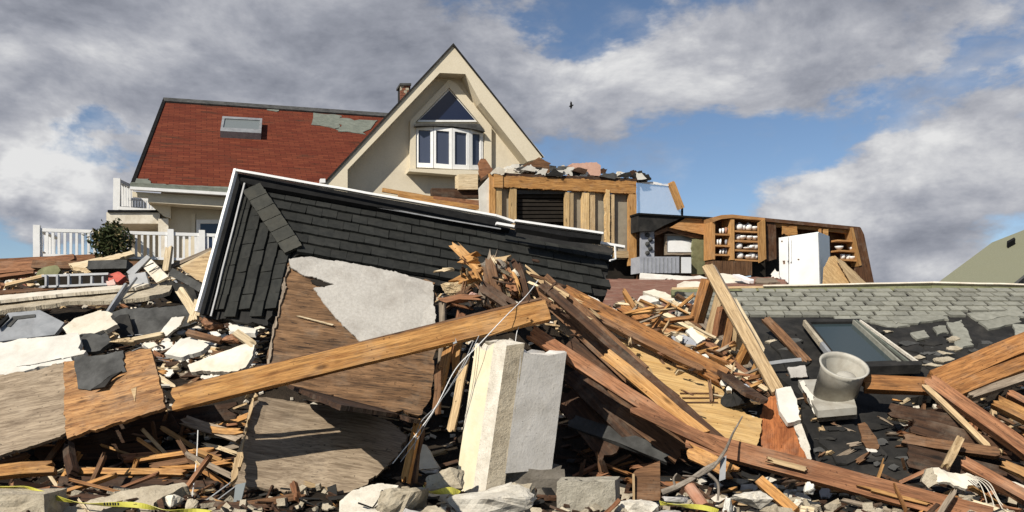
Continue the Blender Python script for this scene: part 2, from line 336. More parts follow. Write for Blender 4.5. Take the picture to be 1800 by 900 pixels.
def board_mesh(name, L, w, t, jA=0, jB=0, bow=0, nw=None, twist=0, rough=.0):
    nx = max(2, min(12, int(L / .3) + 1)); nw = nw or (5 if (jA or jB) else 2)
    offA = [-jA * rnd() ** 1.5 for _ in range(nw + 1)]; offB = [jB * rnd() ** 1.5 for _ in range(nw + 1)]
    vs, fs = [], []
    for side in (1, -1):
        for i in range(nx + 1):
            s = i / nx
            wob = (rnd() - .5) * rough
            for j in range(nw + 1):
                q = j / nw - .5
                x = -L / 2 + L * s + (-offA[j] * 1 if i == 0 else 0) + (-offB[j] if i == nx else 0)
                ang = twist * (s - .5)
                y = q * w + wob * (1 if j in (0, nw) else 0); z = side * t / 2
                y, z = y * math.cos(ang) - z * math.sin(ang), y * math.sin(ang) + z * math.cos(ang)
                vs.append((x, y, z + bow * 4 * s * (1 - s)))
    n = (nx + 1) * (nw + 1); I = lambda sd, i, j: sd * n + i * (nw + 1) + j
    for i in range(nx):
        for j in range(nw):
            fs.append((I(0, i, j), I(0, i + 1, j), I(0, i + 1, j + 1), I(0, i, j + 1)))
            fs.append((I(1, i, j), I(1, i, j + 1), I(1, i + 1, j + 1), I(1, i + 1, j)))
        for j in (0, nw):
            q = (I(0, i, j), I(1, i, j), I(1, i + 1, j), I(0, i + 1, j)); fs.append(q if j == 0 else q[::-1])
    for j in range(nw):
        for i in (0, nx):
            q = (I(0, i, j), I(0, i, j + 1), I(1, i, j + 1), I(1, i, j)); fs.append(q if i == 0 else q[::-1])
    return mesh(name, vs, fs)
def B(name, mat, a, b, wpx, th, label=None, cat='plank', face=(-.25, -1, .3), jA=0, jB=0, bow=0, parent=None, group=None, kind=None, w=None, twist=0, rough=.006):
    """a timber from pixel a to pixel b: visible width in photo pixels, thickness in metres"""
    A, Bb = (P(*q) if not isinstance(q, V) else q for q in (a, b))
    d = Bb - A; L = d.length; w = w or wpx * (A.y + Bb.y) / 2 / F
    me = board_mesh(name, L, w, th, jA, jB, bow, twist=twist, rough=rough)
    return link(name, me, frame((A + Bb) / 2, d, V(face) - d.normalized() * V(face).dot(d.normalized())), mat, parent, label, None if parent else cat, group, kind)
def S(name, mat, poly, plane, th, label=None, cat='slab', j=0, grain=(1, 0), bend=None, parent=None, group=None, holes=(), kind=None, grid=0, relief=0):
    """a sheet or slab: outline given where the photo shows it, on a plane in space, extruded away from the viewer"""
    pts = [hit(x, y, plane) for x, y in poly]; n = plane[1]
    c = sum(pts, V()) / len(pts)
    pc = proj(c); gx = hit(pc[0] + grain[0] * 4, pc[1] + grain[1] * 4, plane) - c
    Fm = frame(c, gx, n); Fi = Fm.inverted()
    def loop(pp):
        out = []
        q = [Fi @ p for p in pp]; m = len(q)
        for i in range(m):
            a, b2 = q[i].xy, q[(i + 1) % m].xy; e = b2 - a; Ln = e.length
            out.append(a.copy())
            if j > 0 and Ln > j * 2:
                nn = V((-e.y, e.x)).normalized(); t = ru(.6, 2) * j; off = 0
                while t < Ln - j * .6:
                    off = off * .55 + ru(-j, j) * (.3 if rnd() < .7 else 1.3)
                    out.append(a + e * (t / Ln) + nn * off)
                    t += j * (ru(.5, 1.3) if rnd() < .5 else ru(1.5, 4.5))
        return out
    o = loop(pts); vs = list(o); fc = [list(range(len(o)))]; ed = []; hl = []
    for h in holes:
        hp = loop([hit(x, y, plane) for x, y in h]); s = len(vs); vs += hp; hl.append(hp)
        ed += [(s + i, s + (i + 1) % len(hp)) for i in range(len(hp))]
    if grid:
        xs = [v.x for v in o]; ys = [v.y for v in o]
        x = min(xs) + grid / 2
        while x < max(xs):
            y = min(ys) + grid / 2
            while y < max(ys):
                q = V((x + ru(-.2, .2) * grid, y + ru(-.2, .2) * grid))
                if inside(q, o) and not any(inside(q, h) for h in hl): vs.append(q)
                y += grid
            x += grid
    rv, re, rf, *_ = delaunay_2d_cdt(vs, ed, fc, 1, 1e-5)
    tris = [f for f in rf if not any(inside(((sum((rv[i] for i in f), V((0, 0)))) / len(f)), h) for h in hl)]
    def dz(p):
        z = bend(p.x, p.y) if bend else 0
        if relief: z += relief * NZ.noise(V((p.x * 6, p.y * 6, c.x * 3)))
        return z
    fv = [V((p.x, p.y, dz(p))) for p in rv]; n0 = len(fv)
    used = {}
    for f in tris:
        for a, b2 in zip(f, list(f[1:]) + [f[0]]): used[(a, b2)] = 1
    faces = [tuple(f) for f in tris] + [tuple(i + n0 for i in reversed(f)) for f in tris]
    for (a, b2) in used:
        if (b2, a) not in used: faces.append((b2, a, a + n0, b2 + n0))
    me = mesh(name, [tuple(v) for v in fv] + [(v.x, v.y, v.z - th) for v in fv], faces)
    return link(name, me, Fm, mat, parent, label, None if parent else cat, group, kind)
def rock(name, mat, px, py, Y, wpx, hpx, label=None, cat='concrete chunk', dep=.8, group=None, seed=None, n=14, parent=None, rot=0, blocky=0, kind=None):
    rs = random.Random(seed if seed is not None else random.randrange(10 ** 6))
    c = P(px, py, Y); Y = c.y; w, h = wpx * Y / F / 2, hpx * Y / F / 2; d = (w + h) / 2 * dep
    bm = bmesh.new()
    if blocky:
        for sx in (-1, 1):
            for sy in (-1, 1):
                for sz in (-1, 1): bm.verts.new((sx * w * rs.uniform(1 - blocky, 1), sy * d * rs.uniform(1 - blocky, 1), sz * h * rs.uniform(1 - blocky, 1)))
    for _ in range(n):
        v = V((rs.gauss(0, 1), rs.gauss(0, 1), rs.gauss(0, 1))).normalized() * rs.uniform(.85, 1.05)
        if blocky: v *= .8
        bm.verts.new((v.x * w, v.y * d, v.z * h))
    r = bmesh.ops.convex_hull(bm, input=bm.verts)
    bmesh.ops.delete(bm, geom=[v for v in bm.verts if not v.link_faces], context='VERTS')
    bmesh.ops.triangulate(bm, faces=bm.faces[:])
    bmesh.ops.subdivide_edges(bm, edges=bm.edges[:], cuts=4, use_grid_fill=True)
    sd = rs.uniform(0, 50); k = min(w, h, d)
    for v in bm.verts:
        q = v.co * (3.2 / max(k, .03)) * .5 + V((sd, sd, sd))
        v.co += v.co.normalized() * (NZ.noise(q) * .13 + (abs(NZ.noise(q * 2.3)) - .2) * -.10 + NZ.noise(q * 5) * .05) * k * 1.6
    bmesh.ops.recalc_face_normals(bm, faces=bm.faces[:])
    me = bpy.data.meshes.new(name); bm.to_mesh(me); bm.free()
    return link(name, me, M4.Translation(c) @ M4.Rotation(rot, 4, 'Y'), mat, parent, label, None if parent else cat, group, kind)
def tube_data(pts, rad, sides=6):
    vs, fs = [], []; n = len(pts); prev = V((0, 0, 1))
    for i, p in enumerate(pts):
        t = (pts[min(i + 1, n - 1)] - pts[max(i - 1, 0)]).normalized()
        if abs(t.dot(prev)) > .95: prev = V((1, 0, 0)) if abs(t.x) < .9 else V((0, 1, 0))
        a = t.cross(prev).normalized(); b = t.cross(a); r = rad[i] if isinstance(rad, (list, tuple)) else rad
        for k in range(sides):
            an = 2 * math.pi * k / sides; vs.append(p + a * math.cos(an) * r + b * math.sin(an) * r)
    for i in range(n - 1):
        for k in range(sides):
            k2 = (k + 1) % sides; fs.append((i * sides + k, i * sides + k2, (i + 1) * sides + k2, (i + 1) * sides + k))
    fs.append(tuple(range(sides))[::-1]); fs.append(tuple((n - 1) * sides + k for k in range(sides)))
    return vs, fs
def smooth(pts, k=5):
    out = []
    for i in range(len(pts) - 1):
        p0, p1, p2, p3 = pts[max(i - 1, 0)], pts[i], pts[i + 1], pts[min(i + 2, len(pts) - 1)]
        for s in range(k):
            t = s / k
            out.append(.5 * ((2 * p1) + (p2 - p0) * t + (2 * p0 - 5 * p1 + 4 * p2 - p3) * t * t + (3 * p1 - p0 - 3 * p2 + p3) * t ** 3))
    out.append(pts[-1].copy()); return out
def wire(name, mat, pxs, r, label=None, cat='cable', parent=None, sides=5, taper=None, group=None, sm=True):
    pts = [P(*q) if not isinstance(q, V) else q for q in pxs]
    if sm: pts = smooth(pts, 5)
    c = sum(pts, V()) / len(pts); n = len(pts)
    rad = [r + (taper - r) * i / (n - 1) for i in range(n)] if taper is not None else r
    vs, fs = tube_data([p - c for p in pts], rad, sides)
    return link(name, mesh(name, vs, fs), M4.Translation(c), mat, parent, label, None if parent else cat, group)
def lathe(name, mat, c, prof, seg=14, Mx=None, parent=None, label=None, cat=None, group=None):
    vs, fs = [], []; n = len(prof)
    for r, z in prof:
        for k in range(seg):
            a = 2 * math.pi * k / seg; vs.append((r * math.cos(a), r * math.sin(a), z))
    for i in range(n - 1):
        for k in range(seg):
            k2 = (k + 1) % seg; fs.append((i * seg + k, i * seg + k2, (i + 1) * seg + k2, (i + 1) * seg + k))
    me = mesh(name, vs, fs)
    for p in me.polygons: p.use_smooth = True
    return link(name, me, M4.Translation(c) @ (Mx or M4.Identity(4)), mat, parent, label, cat, group)

ADJ = dict(plaster_white='white', plaster_cream='cream', lumber_tan='tan', lumber_orange='orange', lumber_brown='brown', lumber_cream='cream coloured', lumber_red='red brown', lumber_grey='grey', lumber_dark='black brown', metal_grey='steel grey', felt_grey='charcoal', red_brick='brick red', felt_black='black', cloth_grey='soft grey', concrete_pale='pale', concrete_tan='tan', concrete_grey='grey')

# ------------------------------------------------------------------ terrain
def terrain():
    xs = [-400, -150, -60, -30, -18] + [-14 + .22 * i for i in range(128)] + [18, 30, 60, 150, 400]
    ys = [-60, -20, -6, 0, 2, 3] + [3.5 + .18 * i for i in range(110)] + [24, 26, 28, 32, 40, 60, 100, 200, 500, 1200]
    vs = [(x, y, (tz(x, y) if y > 2.5 else 0)) for y in ys for x in xs]; w = len(xs)
    fs = [(j * w + i, j * w + i + 1, (j + 1) * w + i + 1, (j + 1) * w + i) for j in range(len(ys) - 1) for i in range(w - 1)]
    me = mesh('ground', vs, fs)
    for p in me.polygons:
        p.use_smooth = True
        c = p.center
        if c.y > 23 or c.y < 3 or abs(c.x) > 15: p.material_index = 1
    link('ground', me, M4.Identity(4), ('dirt', 'ground'), kind='structure')
terrain()
# ================================================================== THE HOUSE (a frame turned 18 degrees to the picture plane)
HA = R(18); HU = V((math.cos(HA), math.sin(HA), 0)); HN = V((math.sin(HA), -math.cos(HA), 0)); H0 = V((-1.51, 22, 0))
def HP(d): return (H0 + HN * d, HN)
def H(px, py, d): return hit(px, py, HP(d))
def hs(name, mat, poly, d, th, parent, **k): return S(name, mat, poly, HP(d), th, parent=parent, **k)
def hb(name, mat, a, b, d, wpx, th, parent, **k): return B(name, mat, H(a[0], a[1], d), H(b[0], b[1], d), wpx, th, parent=parent, face=HN, **k)
def rect(x0, y0, x1, y1): return [(x0, y0), (x1, y0), (x1, y1), (x0, y1)]

house = thing('house', 'cream stucco house with red shingled roof and a steep gable, still standing behind the rubble', 'house', H(700, 500, -3))
wl = hs('wall', 'stucco', [(283, 330), (600, 330), (600, 520), (283, 520)], -2.2, .3, house)
# left wing window
for r_, mt in ((rect(345, 386, 396, 460), 'paint_white'),):
    wf = hs('window', mt, r_, -2.12, .1, house, holes=[rect(352, 393, 388, 452)])
    hs('pane', 'glass_dark', rect(350, 391, 390, 454), -2.16, .03, wf)
hs('trim', 'stucco', rect(336, 376, 343, 460), -2.12, .12, house)
# red roof
rp = pl3((232, 322, H(232, 322, -1.5).y), (405, 333, H(405, 333, -1.5).y), (290, 173, H(290, 173, -6.5).y))
red = S('roof', 'shingle_red', [(290, 174), (735, 204), (720, 338), (573, 340), (232, 320)], rp, .14, parent=house, grain=(1, .064))
def rps(name, mat, poly, lift, th, parent, **k): return S(name, mat, poly, (rp[0] + rp[1] * lift, rp[1]), th, parent=parent, **k)
rps('ridge_cap', 'felt_grey', [(287, 171), (690, 199), (690, 205), (289, 177)], .06, .1, red)
rps('rake_trim', 'black_paint', [(287, 172), (292, 174), (237, 320), (230, 320)], .03, .12, red)
rps('bare_patch', 'copper_green', [(551, 198), (600, 203), (597, 224), (572, 222), (547, 219)], .02, .03, red, j=.12)
rps('bare_patch', 'copper_green', [(597, 207), (664, 211), (643, 236), (622, 233), (594, 231), (600, 222)], .022, .03, red, j=.12)
rps('bare_patch', 'copper_green', [(468, 189), (492, 191), (490, 195), (470, 193)], .022, .03, red, j=.05)
rps('starter_strip', 'copper_green', [(232, 313), (262, 314), (265, 322), (420, 330), (420, 335), (230, 323)], .025, .03, red, j=.05)
sk = rps('roof_window', 'metal_grey', [(391, 204), (461, 208), (459, 234), (387, 230)], .2, .2, house, holes=[[(395, 208), (457, 211), (455, 227), (392, 224)]])
rps('pane', 'glass_skylight_dull', [(394, 207), (458, 210), (456, 228), (391, 225)], .17, .05, sk)
# eaves
g1 = hb('gutter', 'copper_green', (229, 325), (470, 340), -1.4, 7, .12, house)
hb('gutter_lip', 'paint_white', (229, 331), (470, 346), -1.36, 5, .16, g1)
hb('fascia', 'stucco', (233, 342), (470, 356), -1.6, 9, .1, house)
so_ = pl3((232, 346, H(232, 346, -1.62).y), (405, 357, H(405, 357, -1.62).y), (290, 358, H(290, 358, -2.2).y))
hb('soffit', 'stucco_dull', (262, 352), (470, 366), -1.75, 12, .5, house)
hs('eave_bracket', 'stucco', [(262, 357), (300, 357), (300, 384), (288, 380)], -1.9, .3, house)
# corner column and balcony slab
hs('column', 'plaster_cream', rect(278, 384, 296, 500), -1.95, .35, house)
hs('balcony_slab', 'plaster_cream', [(187, 373), (281, 373), (281, 393), (187, 393)], -2.0, 1.6, house)
hs('balcony_edge', 'black_paint', [(189, 369), (281, 369), (281, 373), (189, 373)], -1.95, 1.65, house)
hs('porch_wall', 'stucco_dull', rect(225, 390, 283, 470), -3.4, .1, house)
# gable
gab = hs('gable_front', 'stucco', [(570, 322), (797, 80), (957, 276), (927, 284), (845, 180), (818, 130), (773, 128), (611, 298), (611, 345), (570, 345)], 0, .5, house)
hs('roof_edge', 'felt_black', [(569.5, 320), (797, 75.5), (956, 276), (954, 276.5), (797, 80), (572, 322)], .04, 6.0, house)
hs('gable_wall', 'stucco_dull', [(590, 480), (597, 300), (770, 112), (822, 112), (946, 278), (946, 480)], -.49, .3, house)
hs('window_surround', 'stucco', [(721, 300), (721, 212), (789, 140), (802, 146), (864, 222), (864, 300)], -.36, .12, house,
   holes=[[(731, 299), (731, 214), (790, 154), (840, 213), (852, 228), (852, 299)]])
tri = hs('gable_window', 'paint_white', [(733, 214), (790, 155), (840, 214)], -.44, .05, house, holes=[[(737, 211), (790, 159), (835, 211)]])
hs('pane', 'glass_dark', [(735, 213), (790, 157), (838, 213)], -.455, .02, tri)
# bow window: four sashes standing on a curve
bx = [731, 762, 795, 826, 850]; bd_ = [-.40, -.26, -.2, -.26, -.40]
top, bot = [222, 223, 225, 228, 230], [294, 295, 297, 298, 298]
bow = hs('bow_head', 'felt_grey', [(731, 217), (843, 218), (853, 231), (828, 226), (795, 222), (760, 221), (730, 221)], -.17, .3, house)
for i in range(4):
    a = H(bx[i], top[i], bd_[i]); b = H(bx[i + 1], top[i + 1], bd_[i + 1]); c = H(bx[i], bot[i], bd_[i])
    n = (b - a).cross(c - a).normalized(); n = n if n.y < 0 else -n
    x0, x1 = bx[i] + .5, bx[i + 1] - .5
    w_ = S('window', 'paint_white', [(x0, top[i]), (x1, top[i + 1]), (x1, bot[i + 1]), (x0, bot[i])], (a, n), .12, parent=house,
           holes=[[(x0 + 4, top[i] + 6), (x1 - 5, top[i + 1] + 6), (x1 - 5, bot[i + 1] - 8), (x0 + 4, bot[i] - 8)]])
    S('pane', 'glass_blue', [(x0 + 3, top[i] + 5), (x1 - 4, top[i + 1] + 5), (x1 - 4, bot[i + 1] - 7), (x0 + 3, bot[i] - 7)], (a - n * .05, n), .02, parent=w_)
hs('sill', 'stucco', [(719, 296), (856, 300), (856, 306), (806, 308), (719, 301)], -.08, .42, house)
wire('drain_pipe', 'black_paint', [H(640, 310, -.6), H(643, 322, -.7), H(646, 338, -.8)], .05, parent=house)
hs('vent_box', 'paint_white', rect(563, 314, 572, 321), .25, .2, house)
# chimney
ch = thing('chimney', 'small red brick chimney showing past the edge of the steep gable', 'chimney', H(713, 175, -5.5))
hs('core', 'felt_black', rect(704.8, 149, 721.4, 190), -5.52, .55, ch)
bm_ = None
for r_ in range(9):
    for c_ in range(3):
        x0 = 704 + c_ * 6 - (3 if r_ % 2 else 0); x1 = min(x0 + 5.6, 722); x0 = max(x0, 704)
        if x1 - x0 > 1: hs('brick', 'red_brick' if rnd() < .8 else 'concrete_tan', rect(x0, 150 + r_ * 4.5, x1, 154 + r_ * 4.5), -5.5, .1, ch)
hs('cap', 'felt_grey', rect(703, 146, 723, 150), -5.45, .65, ch)

# railings
def railing(label, x0, x1, ytop0, ytop1, hgt, d, n, posts, d1=None):
    d1 = d if d1 is None else d1
    t = thing('railing', label, 'railing', H(x0, ytop0 + hgt, d))
    pt = lambda x, dy: H(x, ytop0 + (ytop1 - ytop0) * (x - x0) / (x1 - x0) + dy, d + (d1 - d) * (x - x0) / (x1 - x0))
    B('top_rail', 'paint_white', pt(x0, 0), pt(x1, 0), 0, .07, parent=t, face=HN, w=.075)
    B('bottom_rail', 'paint_white', pt(x0, hgt - 4), pt(x1, hgt - 4), 0, .05, parent=t, face=HN, w=.06)
    for i in range(n):
        x = x0 + (x1 - x0) * (i + .6) / (n + .2)
        B('baluster', 'paint_white', pt(x, 2), pt(x, hgt - 3), 0, .05, parent=t, face=HN, w=.052)
    for x in posts: B('post', 'paint_white', pt(x, -8), pt(x, hgt + 8), 0, .14, parent=t, face=HN, w=.14)
    return t
railing('white baluster railing of the ground floor deck, beside the shrub and house corner', 66, 392, 404, 414, 48, -.6, 31, (65, 300, 355))
railing('white railing returning from the deck corner towards the far side', 68, 100, 405, 418, 40, -.7, 4, (), d1=-3.5)
railing('white baluster railing of the upper balcony beside the red roof', 208, 282, 366, 371, 1, -2.0, 0, ()) if False else None
t = thing('railing', 'white baluster railing of the upper balcony below the end of the red roof', 'railing', H(205, 372, -2))
B('post', 'paint_white', H(206, 314, -2.2), H(205, 370, -2.2), 0, .16, parent=t, face=HN, w=.16)
for a, b, d0, d1 in (((208, 318), (235, 330), -2.2, -3.3), ((208, 366), (250, 368), -2.2, -3.3)): B('top_rail', 'paint_white', H(*a, d0), H(*b, d1), 0, .07, parent=t, face=HN, w=.09)
for i in range(6):
    x = 211 + i * 4.4; B('baluster', 'paint_white', H(x, 320 + i * 2, -2.3 - .2 * i), H(x, 368, -2.3 - .2 * i), 0, .05, parent=t, face=HN, w=.05)
B('bottom_rail', 'paint_white', H(208, 366, -2.15), H(276, 371, -2.15), 0, .07, parent=t, face=HN, w=.08)
B('top_rail', 'paint_white', H(226, 350, -2.6), H(276, 352, -2.6), 0, .06, parent=t, face=HN, w=.06)
for i in range(9):
    x = 230 + i * 5; B('baluster', 'paint_white', H(x, 352, -2.6), H(x, 370, -2.6), 0, .05, parent=t, face=HN, w=.05)
# deck under the lower railing
dk = thing('deck', 'timber deck edge under the white lower railing', 'deck', H(60, 460, -.6))
hb('fascia_board', 'lumber_red', (0, 462), (200, 452), -.45, 14, .06, dk)
hb('fascia_board', 'lumber_tan', (-40, 459), (395, 462), -.7, 8, .08, dk)
hs('deck_surface', 'lumber_grey', [(58, 452), (395, 458), (395, 475), (58, 475)], -.75, 3.0, dk)

# shrub beside the railing
def shrub():
    t = thing('shrub', 'dark bushy evergreen shrub growing through the white deck railing', 'shrub', H(198, 455, -.1))
    c = H(197, 424, -.2); vs, fs = [], []; vs2, fs2 = [], []
    for i in range(3200):
        v = V((random.gauss(0, 1), random.gauss(0, 1), random.gauss(0, 1))).normalized() * (rnd() ** .45)
        k = 1 + .35 * NZ.noise(v * 2.3 + V((4, 1, 2)))
        if NZ.noise(v * 4 + V((9, 9, 1))) < -.22: continue
        p = V((v.x * .42 * k, v.y * .36 * k, v.z * .45 * k)) * (1 + .3 * NZ.noise(v * 7)); p.x *= 1.15 - .4 * (v.z > 0) * v.z
        a = V((random.gauss(0, 1), random.gauss(0, 1), random.gauss(0, 1))).normalized(); b = a.orthogonal().normalized(); s = ru(.035, .075)
        tv, tf = (vs2, fs2) if rnd() < .16 else (vs, fs); n = len(tv)
        tv += [p - a * s, p + b * s * .35, p + a * s, p - b * s * .35]; tf.append((n, n + 1, n + 2, n + 3))
    link('foliage', mesh('foliage', vs, fs), M4.Translation(c), 'leaf', t)
    link('dry_leaves', mesh('dry_leaves', vs2, fs2), M4.Translation(c), 'leaf_dry', t)
    wire('stem', 'bark', [c + V((0, 0, -.9)), c + V((.03, 0, -.4)), c + V((-.04, 0, .1))], .035, parent=t)
    wire('stem', 'bark', [c + V((.02, 0, -.5)), c + V((.2, .05, -.1)), c + V((.3, 0, .2))], .022, parent=t)
shrub()

# ------------------------------------------------------------------ boards between the house and the stud wall
SD = 2.2
S('timber_block', 'lumber_cream', [(806, 306), (840, 306), (840, 333), (806, 333)], HP(1.4), .35, 'short pale timber block end under the bow window', 'timber')
hb_ = lambda mat, a, b, d, w, th, label, cat='plank', **k: B('plank', mat, H(*a, d), H(*b, d), w, th, label, cat, face=HN, **k)
hb_('lumber_dark', (758, 340), (842, 341), 1.2, 16, .2, 'dark wet beam below the bow window')
hb_('lumber_red', (762, 352), (842, 360), 1.5, 14, .1, 'red brown beam tucked behind the black roof edge below the window')
hb_('lumber_amber', (672, 334), (765, 350), 1.3, 7, .1, 'thin honey coloured board behind the black roof edge below the gable')
hb_('lumber_orange', (700, 345), (842, 366), 1.7, 8, .1, 'orange board lying along the top of the black roof', jB=.1)
S('splintered_board', 'lumber_red', [(842, 300), (853, 279), (866, 296), (862, 312), (848, 316)], HP(1.5), .08, 'dark red splintered board end at the corner of the bow window', 'board', j=.05)

# ------------------------------------------------------------------ exposed stud wall
sw = thing('stud_wall', 'exposed timber stud wall of a ripped open room, with header beam and dark opening', 'stud wall', H(980, 460, SD))
hs('header', 'lumber_orange', [(870, 308), (1119, 319), (1119, 341), (870, 328)], SD + .03, .16, sw, grain=(1, .05), j=.012)
hs('header_splice', 'lumber_amber', [(868, 306), (884, 307), (884, 330), (868, 329)], SD + .06, .12, sw)
def stud(x0, x1, y0, y1, mat='lumber_cream', dd=0, j=.0): hs('stud', {'lumber_cream': 'lumber_gold', 'lumber_grey': 'lumber_tan'}.get(mat, mat), [(x0, y0), (x1, y0 + .7), (x1, y1 + .7), (x0, y1)], SD + dd, .12, sw, grain=(0, 1), j=j)
stud(861, 871, 304, 420, 'lumber_amber', .02); stud(872, 882, 328, 420, 'lumber_cream', .0); stud(896.5, 908, 330, 420)
stud(994, 1001, 337, 425, 'lumber_cream'); stud(1001.5, 1008, 337, 425, 'lumber_tan', -.02)
stud(1024, 1036, 338, 430, 'lumber_cream'); stud(1037, 1046, 338, 430, 'lumber_grey', -.03)
stud(1065, 1072, 333, 440, 'lumber_cream', .05, .01); stud(1073, 1080, 341, 440, 'lumber_tan', .0)
stud(1106, 1119, 341, 467, 'lumber_amber', .03)
for a, b in ((882, 897), (1008, 1025), (1046, 1066), (1080, 1107)): hs('wall_panel', 'drywall_grey', rect(a - 3, 331, b + 3, 456), SD - .13, .03, sw)
hs('corner_panel', 'plaster_white', [(842, 331), (861, 310), (861, 400), (845, 400)], SD - .05, .06, sw)
hs('opening_shade', 'void_dark', rect(906, 331, 997, 425), SD - .3, .1, sw)  # near black sheet stands for the unlit space behind the opening
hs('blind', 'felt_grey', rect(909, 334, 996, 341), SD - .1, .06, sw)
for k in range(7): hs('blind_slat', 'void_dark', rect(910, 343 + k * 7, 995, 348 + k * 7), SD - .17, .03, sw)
hs('sole_plate', 'lumber_tan', rect(1080, 441, 1110, 453), SD + .01, .16, sw)
hs('void_shade', 'void_dark', [(1060, 455), (1124, 455), (1126, 500), (1060, 500)], SD - .35, .3, sw)  # dark sheet painting the shaded void below the wall
hs('ceiling_boards', 'lumber_dark', [(862, 303), (1119, 314), (1119, 319), (862, 308)], SD + .02, 1.6, sw)
# debris along its top
def hrock(name, mat, x, y, w, h, label, cat, d=SD - .2, **k): return rock(name, mat, x, y, H(x, y, d).y, w, h, label, cat, **k)
S('seat_cushion', 'lumber_brown', [(921, 290), (948, 276), (967, 286), (966, 302), (945, 307), (926, 305)], HP(SD - .1), .35, 'worn brown cushion lying on top of the stud wall', 'cushion', j=.02)
S('box', 'pink_block', [(1006, 287), (1049, 285), (1056, 291), (1056, 309), (1012, 307)], HP(SD - .1), .5, 'pinkish cardboard box on top of the stud wall', 'box', j=.008)
G = 'crumpled roofing scraps along the top of the stud wall'
for i in range(64):
    x = ru(866, 1112) if i < 40 else ru(905, 1060); y = 302 + (x - 872) * .045 - ru(0, 8) * (1.5 if 900 < x < 1060 else .8)
    mt = random.choice(['plaster_white', 'plaster_white', 'felt_grey', 'felt_black', 'plaster_cream', 'lumber_dark'])
    S('roofing_scrap', mt, [(x - ru(8, 17), y + ru(0, 5)), (x - 3, y - ru(3, 8)), (x + ru(8, 16), y - ru(0, 6)), (x + ru(5, 12), y + ru(3, 7))], HP(SD - ru(-.1, .7)), ru(.03, .08),
      ADJ[mt] + ' crumpled roofing scrap lying along the top of the stud wall', 'scrap', j=.04, group=ADJ[mt] + ' ' + G)
S('bent_flashing', 'paint_white', [(1091, 304), (1098, 303), (1108, 315), (1102, 317)], HP(SD), .05, 'bent white flashing strip sticking up near the end of the stud wall', 'flashing')
S('roofing_sheet', 'felt_black', [(1112, 308), (1124, 300), (1140, 306), (1145, 316), (1122, 319)], HP(SD), .1, 'torn black and white roofing piece above the clear sheet', 'scrap', j=.03)
S('roofing_sheet', 'plaster_white', [(1116, 304), (1128, 304), (1137, 314), (1121, 316)], HP(SD + .1), .02, 'white torn flap on the black roofing piece above the clear sheet', 'scrap', j=.03)
ps = thing('plastic_sheet', 'pale translucent sheet hanging beside the stud wall against the sky', 'sheet', H(1160, 350, SD))
hs('sheet', 'clear_plastic', [(1120, 319), (1150, 322), (1174, 322), (1199, 377), (1165, 378), (1121, 374)], SD - .1, .012, ps, j=.01)
hs('torn_edge', 'paint_white', [(1120, 318), (1152, 320), (1176, 324), (1176, 327), (1150, 324), (1120, 322)], SD - .07, .02, ps, j=.02)
B('wood_stick', 'lumber_amber', H(1179, 320, SD - .05), H(1197, 367, SD - .05), 11, .12, 'orange timber stick leaning at the edge of the clear sheet', 'timber', face=HN, jA=.05)
B('metal_post', 'black_paint', H(1199, 366, SD - .1), H(1199, 380, SD - .1), 3, .04, 'short black metal post on the edge of the kitchen roof', 'post', face=HN)

# ------------------------------------------------------------------ ruined kitchen
KD = 3.0
kr = thing('kitchen_ruin', 'ripped open brown kitchen walls with shaded window, between the stud wall and the cabinets', 'ruined room', H(1190, 480, KD))
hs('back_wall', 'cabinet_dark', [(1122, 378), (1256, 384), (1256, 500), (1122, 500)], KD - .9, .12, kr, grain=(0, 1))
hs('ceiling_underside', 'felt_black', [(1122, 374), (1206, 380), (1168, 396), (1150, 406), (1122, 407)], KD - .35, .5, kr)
hs('roof_edge', 'black_paint', [(1122, 374), (1258, 382), (1258, 385), (1122, 377)], KD - .3, 1.0, kr)
hs('upper_panel', 'cabinet_wood', [(1206, 383), (1254, 385), (1254, 416), (1215, 408), (1178, 400)], KD - .4, .06, kr)
hs('gable_trim', 'lumber_brown', [(1150, 409), (1176, 398), (1215, 411), (1254, 417), (1254, 422), (1214, 417), (1176, 405), (1152, 415)], KD - .5, .06, kr)
hs('tiled_panel', 'cloth_grey', rect(1126, 407, 1150, 451), KD - .5, .05, kr)
for k in range(5): lathe('plate_ornament', 'felt_grey', H(1138 + (k % 2) * 5, 413 + k * 8, KD - .48), [(.0, 0), (.05, 0), (.06, .02), (.0, .03)], 10, M4.Rotation(R(90), 4, 'X'), kr)
wf = hs('window', 'lumber_grey', rect(1170, 411, 1224, 448), KD - .6, .08, kr, holes=[rect(1173, 414, 1220, 444)])
hs('pane', 'glass_skylight_dull', rect(1172, 413, 1221, 445), KD - .64, .02, wf)
hs('shade', 'paint_white', rect(1173, 423, 1220, 443), KD - .62, .015, wf)
hs('curtain', 'cloth_olive', [(1218, 420), (1238, 421), (1242, 482), (1213, 482), (1217, 450)], KD - .45, .06, kr, j=.02)
for k in range(3): hs('panel_stile', 'lumber_brown', rect(1229 + k * 9, 420, 1234 + k * 9, 482), KD - .55, .06, kr)
hs('counter_unit', 'cloth_grey', rect(1125, 451, 1194, 480), KD - .2, .5, kr)
hs('counter_gap', 'void_dark', rect(1194, 450, 1198, 480), KD - .22, .4, kr)
hs('counter_unit', 'enamel_white', rect(1198, 452, 1215, 480), KD - .2, .5, kr)
for k in range(9): hs('counter_joint', 'metal_grey', rect(1131 + k * 7, 453, 1132 + k * 7, 479), KD - .19, .03, kr)

